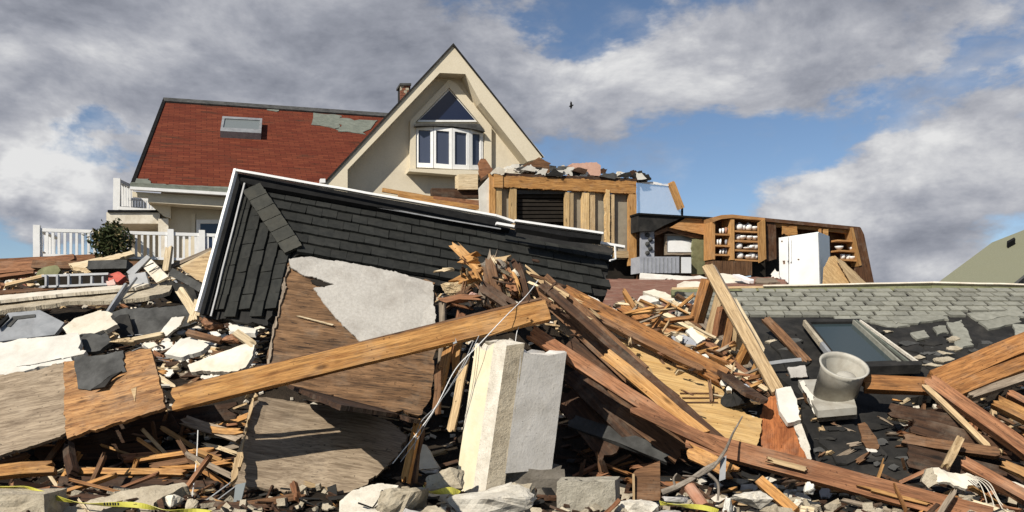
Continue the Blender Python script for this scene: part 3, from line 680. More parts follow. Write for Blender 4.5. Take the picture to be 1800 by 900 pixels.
def kshelf(t, x0, x1, y, d=KD, dep=.32, sl=.04, hh=3.2, mat='cabinet_wood'):
    hs('shelf', mat, [(x0, y), (x1, y + (x1 - x0) * sl), (x1, y + hh + (x1 - x0) * sl), (x0, y + hh)], d, dep, t)
cb = thing('corner_cabinet', 'open corner kitchen cabinet with shelves of white dishes and a swung open door', 'cabinet', H(1295, 460, KD))
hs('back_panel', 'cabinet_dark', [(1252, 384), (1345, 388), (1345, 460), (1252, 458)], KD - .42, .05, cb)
hs('top_panel', 'cabinet_wood', [(1252, 383), (1268, 378), (1287, 377), (1345, 383), (1345, 388), (1287, 383), (1268, 385), (1254, 390)], KD + .05, .45, cb)
hs('side_panel', 'cabinet_wood', rect(1252, 386, 1257, 456), KD, .4, cb, grain=(0, 1))
hs('side_panel', 'lumber_amber', rect(1284, 384, 1291, 457), KD + .02, .4, cb, grain=(0, 1))
hs('door', 'lumber_amber', [(1333, 392), (1345, 384), (1347, 455), (1335, 462)], KD + .1, .05, cb, grain=(0, 1))
hs('door_edge', 'cabinet_dark', [(1347, 386), (1364, 394), (1365, 455), (1347, 460)], KD - .05, .05, cb, grain=(0, 1))
for y in (410, 430, 446): kshelf(cb, 1257, 1285, y, dep=.35)
for y in (404.5, 421.5, 438, 455): kshelf(cb, 1291, 1333, y)
hs('base_panel', 'lumber_brown', [(1254, 458), (1322, 460), (1322, 484), (1254, 484)], KD + .02, .4, cb, grain=(0, 1))
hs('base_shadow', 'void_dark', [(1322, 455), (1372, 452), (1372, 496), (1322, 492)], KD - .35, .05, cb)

DG = 'white dishes on the open kitchen shelves'
def dish(x, y, kind):
    pr = {'cup': [(0, 0), (.05, 0), (.065, .05), (.068, .12), (.06, .12), (.05, .02), (0, .02)], 'bowl': [(0, 0), (.05, 0), (.1, .05), (.115, .09), (.105, .09), (.08, .04), (0, .015)],
          'pot': [(0, 0), (.07, 0), (.1, .05), (.095, .12), (.06, .15), (.03, .165), (.02, .19), (0, .19)], 'plate': [(0, 0), (.07, 0), (.13, .03), (.13, .04), (.06, .015), (0, .015)]}[kind]
    lathe(kind if kind != 'pot' else 'lidded_pot', 'porcelain', H(x, y, KD - .14), pr, 12, None, None,
          {'cup': 'white cup standing on an open shelf of the wrecked kitchen', 'bowl': 'white bowl standing on an open shelf of the wrecked kitchen', 'pot': 'white lidded pot standing on an open shelf of the wrecked kitchen', 'plate': 'white plate lying on an open shelf of the wrecked kitchen'}[kind],
          'dish', 'white %ss on the open kitchen shelves' % kind)
for x, y, k in ((1299, 404, 'pot'), (1306, 404, 'cup'), (1315, 404.5, 'pot'), (1326, 405, 'bowl'), (1297, 421, 'cup'), (1304, 421, 'bowl'), (1316, 421.5, 'bowl'), (1326, 422, 'bowl'), (1298, 437.5, 'pot'), (1313, 438, 'plate'),
                (1320, 438, 'bowl'), (1327, 438.5, 'pot'), (1300, 454.5, 'pot'), (1314, 455, 'bowl'), (1321, 455, 'pot'), (1328, 455, 'cup')): dish(x, y, k)
for y in (410, 430, 446):
    for x in (1261, 1266, 1271, 1276, 1281):
        if rnd() < .85:
            lathe('glass_tumbler', random.choice(['porcelain', 'cloth_grey', 'terracotta']), H(x, y, KD - .1), [(0, 0), (.025, 0), (.032, ru(.1, .15)), (.02, .1), (0, .02)], 8, None, None,
                  'small glass standing among others on a shelf of the corner cabinet', 'glass', 'small glasses on the corner cabinet shelves')
hc = thing('hanging_cabinet', 'long dark run of wrecked kitchen cabinets tilting against the sky behind the fridge', 'cabinet', H(1440, 500, KD))
hs('top_panel', 'cabinet_dark', [(1345, 383), (1512, 399), (1512, 405), (1345, 389)], KD, .5, hc)
hs('front_board', 'cabinet_wood', [(1345, 387), (1500, 401), (1500, 412), (1466, 408), (1400, 402), (1345, 398)], KD - .12, .06, hc)
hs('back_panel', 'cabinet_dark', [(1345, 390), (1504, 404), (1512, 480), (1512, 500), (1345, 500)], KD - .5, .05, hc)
hs('side_panel', 'cabinet_dark', [(1499, 399), (1513, 400), (1519, 412), (1537, 500), (1514, 500)], KD + .02, .5, hc, grain=(.2, 1))
hs('side_panel', 'lumber_amber', [(1496, 400), (1500, 400), (1515, 466), (1510, 468)], KD + .05, .3, hc, grain=(.2, 1))
for a, y in ((1472, 421), (1474, 439), (1478, 455)): kshelf(hc, a, 1508, y, dep=.3, sl=.06, hh=3, mat='cabinet_wood')
hs('door', 'lumber_orange', [(1376, 397), (1401, 398), (1402, 412), (1390, 414), (1376, 412)], KD - .03, .04, hc, j=.02)
hs('stile', 'lumber_amber', rect(1448, 403, 1456, 418), KD - .03, .04, hc)
hs('stile', 'cabinet_wood', rect(1440, 402, 1444, 416), KD - .03, .04, hc)
for x, y, k in ((1475, 439, 'bowl'), (1499, 441, 'bowl'), (1490, 456, 'cup'), (1481, 455, 'cup'), (1497, 457, 'bowl')): dish(x, y, k)

# fridge
fx = pl3((1370, 418, 18.2), (1440, 408, 17.75), (1371, 505, 18.2))
fs_ = pl3((1440, 408, 17.75), (1470, 419, 18.6), (1443, 505, 17.75))
fr = thing('refrigerator', 'white refrigerator leaning upright among the kitchen wreckage', 'refrigerator', P(1420, 505, 18.2))
S('body', 'enamel_white', [(1369, 418), (1439, 407.5), (1443, 525), (1371, 525)], fx, .95, parent=fr, grid=.3)
fl = (fx[0] + fx[1] * .05, fx[1])
dr = S('door', 'enamel_white', [(1387, 416.5), (1438, 409), (1441.5, 522), (1388, 522)], fl, .045, parent=fr)
d2 = S('freezer_door', 'enamel_white', [(1370, 419), (1385.5, 416.8), (1386, 522), (1372, 522)], fl, .045, parent=fr)
fh = (fx[0] + fx[1] * .1, fx[1])
S('handle', 'enamel_white', [(1383, 424), (1385.3, 423.7), (1385.5, 458), (1383.2, 458)], fh, .05, parent=d2)
S('handle', 'paint_white', [(1388.3, 422), (1390.6, 421.7), (1390.8, 460), (1388.5, 460)], fh, .05, parent=dr)
S('rust_mark', 'lumber_brown', [(1376, 458), (1380, 458), (1380, 464), (1377, 464)], (fx[0] + fx[1] * .056, fx[1]), .004, parent=fr, j=.01)
S('magnet', 'cabinet_dark', [(1373, 423), (1375.5, 423), (1375.5, 425), (1373, 425)], (fx[0] + fx[1] * .06, fx[1]), .01, parent=fr)
S('magnet', 'cabinet_dark', [(1402, 455), (1405, 455), (1405, 457), (1402, 457)], (fx[0] + fx[1] * .06, fx[1]), .01, parent=fr)
S('wood_sheet', 'osb_tan', [(1449, 472), (1459, 451), (1468, 449), (1530, 504), (1447, 506)], pl3((1450, 505, 17.2), (1530, 505, 17.6), (1463, 450, 17.6)), .03, 'tan wood sheet leaning against the side of the refrigerator', 'sheet', j=.01, grain=(1, 1))
S('wood_sheet', 'lumber_tan', [(1470, 452), (1484, 460), (1528, 502), (1500, 504)], pl3((1470, 505, 17.1), (1530, 505, 17.5), (1480, 455, 17.5)), .02, 'paler thin sheet overlapping the tan sheet near the refrigerator', 'sheet', j=.01, grain=(1, 1))
S('paper_bag', 'plaster_white', [(1355, 488), (1362, 472), (1369, 482), (1370, 490), (1360, 486)], pn((1362, 480, 18), (-.3, -1, .2)), .05, 'crumpled white bag beside the foot of the refrigerator', 'bag', j=.03)

# floor deck in front of the kitchen
fp = pl3((1100, 545, 12), (1350, 545, 12), (1250, 486, 19))
S('floor_slab', 'floor_red', [(1060, 490), (1380, 487), (1385, 540), (1190, 552), (1060, 552)], fp, .15, 'reddish brown exposed floor in front of the wrecked kitchen', 'floor', j=.05, grid=.8, relief=.03)
def fl_up(k): return (fp[0] + fp[1] * k, fp[1])
S('plaster_strip', 'plaster_white', [(1125, 480), (1190, 484), (1230, 484), (1245, 489), (1190, 492), (1125, 489)], pn((1180, 484, 18.2), (0, -.5, 1)), .12, 'long strip of broken white plaster on the floor before the kitchen counter', 'plaster', j=.06)
S('plaster_strip', 'plaster_cream', [(1253, 482), (1296, 483), (1320, 494), (1262, 500)], pn((1285, 488, 17.2), (0, -.5, 1)), .1, 'pale plaster sheet on the floor in front of the corner cabinet', 'plaster', j=.06)
S('plaster_strip', 'paint_white', [(1288, 482), (1300, 482), (1325, 491), (1318, 494)], pn((1300, 486, 16.8), (0, -.5, 1)), .06, 'narrow white trim piece on the floor near the corner cabinet', 'trim', j=.03)
S('plank', 'lumber_grey', [(1330, 488), (1360, 489), (1372, 496), (1330, 497)], pn((1350, 492, 16.8), (0, -.5, 1)), .08, 'grey board flat on the floor beside the refrigerator', 'plank', j=.03)
S('plank', 'plaster_cream', [(1190, 500), (1204, 494), (1240, 496), (1235, 505), (1186, 506)], pn((1210, 500, 15.5), (0, -.5, 1)), .08, 'pale board flat on the reddish floor', 'plank', j=.03)
# ================================================================== THE COLLAPSED BLACK SLATE ROOF
br = thing('slate_roof', 'collapsed black slate roof section with white edged gutter, tipped up in front of the house', 'roof section', P(600, 560, 9.2))
MP = pl3((430, 318, 9.6), (1075, 442, 10.5), (700, 485, 9.15))
def plane3(a, b, c):
    n = (b - a).cross(c - a).normalized(); return (a, n if n.dot(V((0, 0, CZ)) - a) > 0 else -n)
HA_, HB_ = hit(436, 322, MP), hit(520, 446, MP)
LP = plane3(HA_, HB_, P(360, 555, 9.15))
S('roof_deck', 'felt_black', [(424, 312), (1078, 436), (1062, 520), (900, 512), (760, 500), (640, 475), (518, 446), (470, 380)], (MP[0] - MP[1] * .02, MP[1]), .12, parent=br, grain=(1, .19), j=.03)
S('roof_deck', 'felt_black', [(424, 312), (470, 380), (522, 446), (505, 480), (488, 540), (470, 572), (352, 556)], (LP[0] - LP[1] * .02, LP[1]), .12, parent=br, grain=(-.28, 1), j=.03)
TM = [None] * 5
for i in range(5):
    w_, h_, t_ = .165, .172, .03
    vs = [(sx * w_ / 2 + ru(-.004, .004), sy * h_ / 2 + ru(-.005, .005), (t_ if sy > 0 else .004)) for sy in (-1, 1) for sx in (-1, 1)]
    vs += [(v[0], v[1], -.01) for v in vs]
    TM[i] = mesh('slate', vs, [(0, 1, 3, 2), (4, 6, 7, 5), (0, 4, 5, 1), (1, 5, 7, 3), (3, 7, 6, 2), (2, 6, 4, 0)])
    TM[i].materials.append(MAT['slate'])
def tiles(parent, plane, po, pe, region, meshes, dw, dh, name, lift=.0, jit=.006, skip=0, nmax=60, flip=1, stag=.5, jx=.06):
    o = hit(*po, plane); x = (hit(*pe, plane) - o).normalized(); z = plane[1]; y = z.cross(x) * flip
    for r_ in range(-nmax, nmax):
        for c_ in range(-nmax, nmax):
            p = o + x * ((c_ + (stag if r_ % 2 else 0) + ru(-jx, jx)) * dw) + y * (r_ * dh) + z * lift
            if p.y < 1: continue
            q = proj(p)
            if not inside(q, region) or rnd() < skip: continue
            Mx = frame(p + z * ru(0, .006), x + y * ru(-jit, jit) * 3, z)
            Mx = Mx @ M4.Rotation(ru(-.02, .02), 4, 'Y') @ M4.Rotation(ru(0, .03), 4, 'X')
            link(name, random.choice(meshes), Mx, None, parent)
tiles(br, MP, (1040, 449), (470, 342), [(450, 332), (1070, 450), (1058, 512), (905, 510), (770, 490), (640, 468), (530, 442), (492, 392)], TM, .169, .168, 'slate', .006, jit=.002, jx=.02)
tiles(br, LP, (410, 372), (372, 520), [(422, 326), (455, 362), (502, 440), (512, 452), (498, 500), (480, 545), (466, 560), (370, 548)], TM, .169, .168, 'slate', .006, flip=-1, jit=.002, jx=.02)
HPn = (MP[1] + LP[1]).normalized(); HPn = (HA_ + HPn * .05, HPn)
for k in range(6):
    x0, y0 = 441 + k * 12.4, 330 + k * 18.4
    S('hip_slate', 'hip_slate', [(x0 - 15, y0 + 5), (x0 + 16, y0 - 9), (x0 + 28, y0 + 8.5), (x0 - 3, y0 + 22.5)], (HPn[0] + HPn[1] * (.028 - .006 * k), HPn[1]), .035, parent=br, j=.004)
# gutter run
S('gutter', 'black_paint', [(417, 304), (870, 383), (900, 391), (896, 404), (850, 397), (440, 324), (424, 318)], (MP[0] + MP[1] * .09, MP[1]), .05, parent=br)  # gutter faces coloured black to stand for their shadowed inside
B('gutter_lip', 'paint_white', (413, 299.5, 9.45), (872, 380, 9.95), 4, .06, parent=br, face=(0, -1, .2))
B('gutter_lip', 'paint_white', (872, 380, 9.95), (903, 390, 10.0), 4, .06, parent=br, face=(0, -1, .2))
B('drip_edge', 'metal_grey', (440, 325, 9.5), (880, 403, 10.05), 2.2, .02, parent=br, face=(0, -1, .2))
B('drip_edge', 'paint_white', (872, 393, 9.85), (1097, 435, 10.3), 4.5, .05, parent=br, face=(0, -1, .3))
S('gutter', 'black_paint', [(415, 304), (425, 318), (366, 553), (352, 552), (348, 545)], (LP[0] + LP[1] * .09, LP[1]), .05, parent=br)
B('gutter_lip', 'paint_white', (415, 298, 9.45), (347, 548, 8.95), 5, .05, parent=br, face=(-.3, -1, .1))
B('drip_edge', 'metal_grey', (430, 322, 9.45), (371, 556, 9.0), 3.0, .02, parent=br, face=(-.2, -1, .1))
gp = thing('gutter_piece', 'broken length of white lipped gutter, its shadowed inside coloured black, lying over the end of the slate roof', 'gutter', P(980, 415, 9.9))
S('gutter_face', 'black_paint', [(906, 392), (1058, 413), (1057, 422), (1000, 416), (908, 400)], pl3((906, 392, 9.8), (1058, 413, 10.1), (980, 415, 9.75)), .06, parent=gp)  # black colour stands for the shadowed inside here too
B('gutter_lip', 'paint_white', (904, 389, 9.78), (1059, 411, 10.08), 4, .06, parent=gp, face=(0, -1, .3))
wire('bent_rod', 'paint_white', [(1081, 432, 10.2), (1082, 455, 10.2), (1072, 458, 10.1)], .012, 'thin white bent rod dangling from the corner of the slate roof', 'rod', sm=False)

# ================================================================== THE LOW GREEN-GREY SHINGLED ROOF
RP = pl3((1300, 505, 11), (1700, 505, 11), (1500, 850, 7))
def RPl(k): return (RP[0] + RP[1] * k, RP[1])
gr = thing('shingle_roof', 'low torn roof with grey green shingles, bare black felt and a skylight, beside the rubble', 'roof section', P(1500, 760, 7.9))
S('roof_deck', 'felt_black', [(1186, 514), (1400, 507), (1640, 503), (1980, 508), (1980, 600), (1800, 612), (1690, 650), (1640, 690), (1600, 700), (1625, 850), (1430, 835), (1412, 700), (1300, 600), (1190, 556)], RP, .1, parent=gr, j=.04)
SH = []
for i in range(4):
    w_, h_, t_ = .2 + ru(-.03, .02), .165, .05
    k1, k2 = ru(-.06, .02), ru(-.06, .02)
    vs = [(-w_ / 2 + k1, -h_ / 2, .022), (w_ / 2 + k2, -h_ / 2, .022), (-w_ / 2 + k1 * .3, h_ / 2, .002), (w_ / 2 + k2 * .3, h_ / 2, .002)]
    vs += [(v[0], v[1], -.012) for v in vs]
    me = mesh('shingle', vs, [(0, 1, 3, 2), (4, 6, 7, 5), (0, 4, 5, 1), (1, 5, 7, 3), (3, 7, 6, 2), (2, 6, 4, 0)]); me.materials.append(MAT['shingle_green']); SH.append(me)
tiles(gr, RP, (1400, 520), (1600, 520), [(1188, 513), (1400, 509), (1640, 506), (1990, 512), (1990, 546), (1760, 549), (1700, 552), (1640, 556), (1570, 561), (1480, 561), (1330, 556), (1200, 552)], SH, .215, .15, 'shingle', .010, jit=.012, nmax=60)
for k, pg in enumerate(([(1520, 560), (1580, 563), (1600, 572), (1560, 575)], [(1664, 566), (1690, 562), (1712, 606), (1682, 611)], [(1720, 565), (1785, 552), (1796, 565), (1738, 578)], [(1780, 572), (1830, 566), (1830, 590), (1790, 592)], [(1560, 557), (1650, 551), (1668, 562), (1575, 569)], [(1700, 550), (1800, 545), (1800, 556), (1716, 562)], [(1640, 575), (1662, 572), (1668, 584), (1648, 588)], [(1600, 585), (1625, 580), (1634, 592), (1612, 596)])):
    S('shingle_patch', 'shingle_green', pg, RPl(.02 + .002 * k), .025, parent=gr, j=.03)
for k, pg in enumerate(([(1540, 575), (1600, 580), (1630, 620), (1590, 615)], [(1620, 590), (1660, 580), (1690, 640), (1640, 652)], [(1720, 600), (1780, 585), (1800, 605), (1740, 630)], [(1440, 760), (1500, 745), (1560, 800), (1470, 815)], [(1350, 590), (1400, 586), (1420, 640), (1385, 650)])):
    S('felt_sheet', 'felt_black', pg, RPl(.012 + .004 * k), .02, parent=gr, j=.05, grid=.2, relief=.02)
B('ridge_board', 'green_trim', (1180, 516, 10.9), (1636, 509, 10.94), 11, .06, parent=gr, face=(0, -1, .4))
B('ridge_board', 'green_trim', (1636, 507, 10.96), (1990, 514, 11.04), 7, .06, parent=gr, face=(0, -1, .4))
B('ridge_flashing', 'plaster_cream', (1340, 505, 10.95), (1637, 499, 10.98), 2.4, .1, parent=gr, face=(0, -1, .4))
B('ridge_flashing', 'plaster_cream', (1637, 499, 10.98), (1990, 507, 11.05), 2.6, .1, parent=gr, face=(0, -1, .4))
B('ridge_flashing', 'lumber_tan', (1180, 510, 10.95), (1342, 507, 10.98), 4, .1, parent=gr, face=(0, -1, .4))
# skylight
st = thing('skylight', 'fallen roof skylight with dark glass in a metal frame, above the vent pipe', 'skylight', P(1520, 640, 8.7))
SKP = RPl(.14)
S('frame', 'felt_black', [(1412, 561), (1513, 560), (1621, 640), (1478, 644)], SKP, .1, parent=st, holes=[[(1424, 566), (1500, 565), (1583, 633), (1480, 637)]])
S('pane', 'glass_skylight', [(1422, 565), (1502, 564), (1588, 635), (1479, 639)], RPl(.11), .02, parent=st)
for x0, x1, mt, lf in ((1511, 1617, 'concrete_pale', .17), (1504, 1600, 'copper_green', .165), (1499, 1585, 'shingle_green', .16)):
    S('frame_rail', mt, [(x0, 562), (x0 + 2.5, 562), (x1 + 3, 638), (x1 - 1, 638)], RPl(lf), .05, parent=st)
S('frame_rail', 'concrete_tan', [(1412, 563), (1416, 562), (1447, 600), (1442, 602)], RPl(.17), .06, parent=st)
S('frame_rail', 'metal_grey', [(1442, 602), (1447, 600), (1480, 641), (1475, 643)], RPl(.17), .06, parent=st)
S('bottom_rail', 'felt_black', [(1478, 638), (1618, 634), (1621, 641), (1480, 646)], RPl(.175), .1, parent=st)
# roof vent
vt = thing('roof_vent', 'dented beige metal roof vent pipe on a square base, open at the top', 'vent', P(1462, 705, 8.1))
vb = pl3((1410, 670, 8.35), (1440, 720, 7.9), (1505, 716, 8.05))
vb = pn((1455, 700, 8.1), (-.12, -.30, .94))
S('base', 'metal_vent', [(1403, 668), (1490, 664), (1506, 716), (1437, 722)], (vb[0] + vb[1] * .06, vb[1]), .07, parent=vt)
S('base_frame', 'lumber_grey', [(1404, 671), (1490, 668), (1507, 722), (1438, 728)], (vb[0] - vb[1] * .02, vb[1]), .08, parent=vt)
VM = M4.Rotation(R(33), 4, 'X') @ M4.Rotation(R(3), 4, 'Y')
vc = P(1466, 698, 8.05)
vr, vh = .212, .37
lathe('pipe', 'metal_vent', vc, [(vr * .76, -.06), (vr * .8, .1), (vr * .93, vh * .85), (vr * 1.06, vh), (vr * .96, vh), (vr * .93, vh * .9), (vr * .9, 0), (vr * .5, .12)], 32, VM, vt)
lathe('seam_ring', 'metal_grey', vc, [(vr * .77, .02), (vr * .83, .03), (vr * .79, .045)], 32, VM, vt)
lathe('inner_cap', 'metal_vent', vc, [(vr * .5, vh * .2), (vr * .5, vh * .62), (vr * .4, vh * .76), (.02, vh * .82), (.001, vh * .82)], 24, VM @ M4.Translation((.03, -.05, 0)), vt)

# far house roof behind
fr_ = thing('far_house', 'pale olive shingled roof of another house far behind, at the edge of the view', 'house', P(1800, 560, 36))
FP = pl3((1650, 500, 34), (1900, 480, 33), (1760, 425, 38))
S('roof', 'roof_far', [(1640, 503), (1744, 426), (1800, 404), (2050, 305), (2050, 400), (1800, 485), (1772, 505), (1700, 520)], FP, .3, parent=fr_, grain=(1, -.4))
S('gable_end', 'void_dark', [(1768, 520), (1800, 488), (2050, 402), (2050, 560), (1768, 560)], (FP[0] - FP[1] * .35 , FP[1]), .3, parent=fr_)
S('rake_board', 'felt_grey', [(1768, 509), (1800, 483), (2050, 398), (2050, 404), (1800, 488), (1772, 512)], (FP[0] + FP[1] * .1, FP[1]), .4, parent=fr_)
S('roof_vent', 'black_paint', [(1770, 424), (1783, 417), (1785, 420), (1772, 427)], (FP[0] + FP[1] * .25, FP[1]), .3, parent=fr_)
# bird
bd = thing('bird', 'tiny dark bird flying in the open sky between gable and clouds', 'bird', P(1004, 186, 30))
lathe('body', 'black_paint', P(1004, 186, 30), [(.001, -.09), (.03, -.04), (.035, .02), (.02, .07), (.001, .1)], 8, M4.Rotation(R(70), 4, 'Y'), bd)
for s in (-1, 1):
    c = P(1004, 186, 30); vs = [V((-.03, 0, 0)), V((.04, 0, 0)), V((.03, s * .04, s * .1 + .03)), V((-.01, s * .05, s * .16 + .02)), V((-.04, s * .03, s * .08))]
    link('wing', mesh('wing', [tuple(v) for v in vs] + [tuple(v + V((0, .006, .004))) for v in vs], [(0, 1, 2, 3, 4), (9, 8, 7, 6, 5), (0, 5, 6, 1), (1, 6, 7, 2), (2, 7, 8, 3), (3, 8, 9, 4), (4, 9, 5, 0)]), M4.Translation(c), 'black_paint', bd)
# ================================================================== CENTRE: plywood, beam, pillar
pw = thing('plywood_sheet', 'large wet plywood sheet with a torn pale membrane, propped under the black slate roof', 'plywood', P(610, 720, 7.2))
P1 = pl3((508, 460, 8.0), (765, 497, 8.25), (480, 650, 7.25))
S('sheet', 'plywood_wet', [(509, 460), (640, 470), (765, 498), (768, 600), (757, 700), (742, 728), (680, 722), (600, 700), (505, 676), (466, 662), (474, 610), (490, 545)], P1, .03, parent=pw, j=.02, grain=(1, .12), grid=.25, relief=.012)
S('membrane', 'membrane', [(508, 455), (545, 451), (640, 466), (700, 479), (760, 496), (767, 575), (700, 592), (640, 607), (612, 580), (586, 552), (566, 528), (551, 506), (572, 503), (588, 500), (560, 490), (536, 484), (511, 471)], (P1[0] + P1[1] * .035, P1[1]), .014, parent=pw, j=.008, grain=(1, .14), grid=.2, relief=.015)
S('tear_shade', 'void_dark', [(546, 492), (575, 489), (590, 499), (572, 503), (556, 502)], (P1[0] + P1[1] * .012, P1[1]), .01, parent=pw, j=.015)  # dark patch paints the shade inside the tear
S('splinter', 'lumber_cream', [(520, 555), (527, 555), (587, 570), (584, 572)], (P1[0] + P1[1] * .025, P1[1]), .012, parent=pw)
S('split_edge', 'lumber_grey', [(506, 468), (511, 466), (492, 545), (468, 662), (463, 660), (484, 560)], (P1[0] + P1[1] * .02, P1[1]), .06, parent=pw, j=.012, grain=(-.2, 1))
P2 = pl3((447, 690, 7.2), (705, 755, 7.3), (500, 845, 6.55))
S('plywood_sheet', 'plywood_weathered', [(447, 692), (470, 684), (520, 688), (600, 705), (690, 738), (716, 765), (700, 800), (662, 838), (640, 852), (592, 864), (520, 848), (410, 826), (420, 780), (436, 730)], P2, .03,
  'weathered grey brown plywood sheet sagging in the lower middle of the rubble', 'plywood', j=.012, grain=(1, .18), grid=.22, bend=lambda x, y: -.12 * (y + .1 * x) ** 2 * 3 + .04 * math.sin(x * 4), relief=.012)
S('plywood_strip', 'lumber_tan', [(443, 700), (448, 690), (416, 838), (405, 848), (410, 824)], (P2[0] + P2[1] * .03, P2[1]), .05, 'pale splintered edge strip along the sagging grey plywood', 'strip', j=.02, grain=(-.2, 1))
S('plywood_strip', 'lumber_dark', [(508, 676), (560, 684), (640, 706), (720, 735), (750, 740), (700, 728), (600, 712)], pl3((508, 676, 7.1), (750, 738, 7.2), (600, 700, 7.0)), .03, 'dark broken ply lip hanging above the sagging grey plywood', 'strip', j=.015)
# main beam
mb = thing('main_beam', 'long orange timber beam lying diagonally across the middle of the rubble', 'beam', P(630, 640, 6.7))
B('timber', 'lumber_orange', (303, 704, 6.25), (962, 546, 6.75), 37, .13, parent=mb, face=(-.1, -1, .12), jA=.05, jB=.01, bow=.02)
B('top_board', 'lumber_brown', (318, 684, 6.38), (952, 529, 6.86), 8, .05, parent=mb, face=(-.1, -.5, 1), jA=.1)
B('joint_strap', 'metal_grey', (787, 571, 6.56), (800, 604, 6.53), 7, .012, parent=mb, face=(-.1, -1, .1))
B('torn_chip', 'lumber_cream', (789, 572, 6.55), (797, 590, 6.54), 4, .012, parent=mb, jA=.02, jB=.02)
B('split_piece', 'lumber_amber', (845, 590, 6.6), (935, 560, 6.64), 12, .03, parent=mb, jA=.12, jB=.06)
# concrete pillar pair
def prism(name, mat, foot, zt, zb, label, cat, topj=.04, lean=(0, 0), parent=None, n=6, rough=.012, em=None):
    vs, fs = [], []; m = []; mi = []
    for i in range(len(foot)):
        a, b = V(foot[i]), V(foot[(i + 1) % len(foot)])
        k = max(1, int((b - a).length / .08))
        for s in range(k): m.append(a + (b - a) * (s / k)); mi.append(em[i] if em else 0)
    c = sum(m, V((0, 0))) / len(m)
    tops = [zt + ru(-topj, topj) * .8 for _ in m]; q = len(m)
    for L_ in range(n + 1):
        s = L_ / n
        for i, p in enumerate(m):
            z = zb + (tops[i] - zb) * s
            nx = NZ.noise(V((p.x * 9, p.y * 9, z * 7))) * rough * 2 + NZ.noise(V((p.x * 25, p.y * 25, z * 22))) * rough
            d = (p - c).normalized() * nx
            vs.append((p.x - c.x + d.x + lean[0] * (z - zb), p.y - c.y + d.y + lean[1] * (z - zb), z))
    for L_ in range(n):
        for i in range(q): fs.append((L_ * q + i, L_ * q + (i + 1) % q, (L_ + 1) * q + (i + 1) % q, (L_ + 1) * q + i))
    b0 = len(vs)
    for i in range(q): vs.append((vs[n * q + i][0] * .55, vs[n * q + i][1] * .55, tops[i] + ru(-topj, topj) * .7))
    for i in range(q): fs.append((n * q + i, n * q + (i + 1) % q, b0 + (i + 1) % q, b0 + i))
    fs.append(tuple(b0 + i for i in range(q)))
    fs.append(tuple(reversed(range(q))))
    me = mesh(name, vs, fs)
    for f in range(n * q): me.polygons[f].material_index = mi[f % q]
    bm = bmesh.new(); bm.from_mesh(me); bmesh.ops.recalc_face_normals(bm, faces=bm.faces[:]); bm.to_mesh(me); bm.free()
    return link(name, me, M4.Translation((c.x, c.y, 0)), mat, parent, label, None if parent else cat)
def G2(px, Y): return ((px - CX) / F * Y, Y)
zt1 = CZ + (HZ - 610) / F * 6.35; zb1 = CZ + (HZ - 868) / F * 6.3
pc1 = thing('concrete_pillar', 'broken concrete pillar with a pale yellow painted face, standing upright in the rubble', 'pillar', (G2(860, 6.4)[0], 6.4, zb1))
prism('pillar_body', ('concrete_pale', 'paint_yellow', 'concrete_tan'), [G2(799, 6.5), G2(830, 6.3), G2(852, 6.19), G2(884, 6.24), G2(876, 6.7), G2(830, 6.75)], zt1, zb1, None, None, lean=(.145, .05), parent=pc1, rough=.003, n=14, em=(1, 0, 2, 0, 0, 0))  # tan on the third face stands for the shadowed band of the pillar
pc2 = thing('concrete_block', 'grey concrete slab with one chipped corner, standing beside the yellow painted pillar', 'concrete slab', (G2(960, 6.6)[0], 6.6, zb1))
zt2 = CZ + (HZ - 622) / F * 6.6; zb2 = CZ + (HZ - 828) / F * 6.35
prism('slab_body', 'concrete_light', [G2(888, 6.24), G2(970, 6.44), G2(966, 6.9), G2(893, 6.7)], zt2, zb2, None, None, lean=(.13, .05), parent=pc2, topj=.03, rough=.001, n=8)
rock('chipped_corner', 'concrete_pale', 988, 628, 6.78, 34, 22, parent=pc2, seed=3)
rock('concrete_chunk', 'concrete_shaded', 938, 862, 6.5, 105, 90, 'concrete footing coloured dark for its shade, below the grey slab', seed=5, blocky=.1, n=6)  # darker concrete puts the footing's shade into its colour
rock('mortar_lump', 'concrete_pale', 880, 606, 6.5, 70, 22, 'knobbly white mortar crust on top of the yellow painted pillar', 'mortar', seed=9)
# ---- behind and left of the pillar
for i, (a, b, w, mt, lb) in enumerate([
    ((790, 600, 6.9), (772, 690, 6.8), 15, 'lumber_orange', 'splintered orange stick standing under the main beam near the pillar'),
    ((806, 590, 6.95), (800, 665, 6.9), 13, 'lumber_amber', 'honey coloured stick standing just beside the pillar top'),
    ((772, 640, 6.7), (768, 730, 6.65), 12, 'lumber_brown', 'brown splintered stick below the end of the wet plywood'),
    ((820, 620, 6.75), (793, 760, 6.7), 14, 'lumber_tan', 'pale board edge running down beside the yellow pillar'),
    ((735, 735, 6.5), (712, 850, 6.35), 13, 'lumber_orange', 'upright splintered stake beside the sagging plywood, crossed by wires'),
    ((742, 745, 6.55), (726, 850, 6.45), 10, 'lumber_dark', 'dark stake right behind the splintered upright stake'),
    ((812, 545, 7.0), (795, 640, 7.0), 16, 'lumber_red', 'reddish stick dropping behind the main beam joint'),
    ((778, 530, 7.15), (776, 640, 7.1), 10, 'lumber_grey', 'grey stick hanging behind the main beam next to the membrane'),
]): B('stake', mt, a, b, w, .04, lb, 'stake', jA=.08, jB=.05, rough=.02)
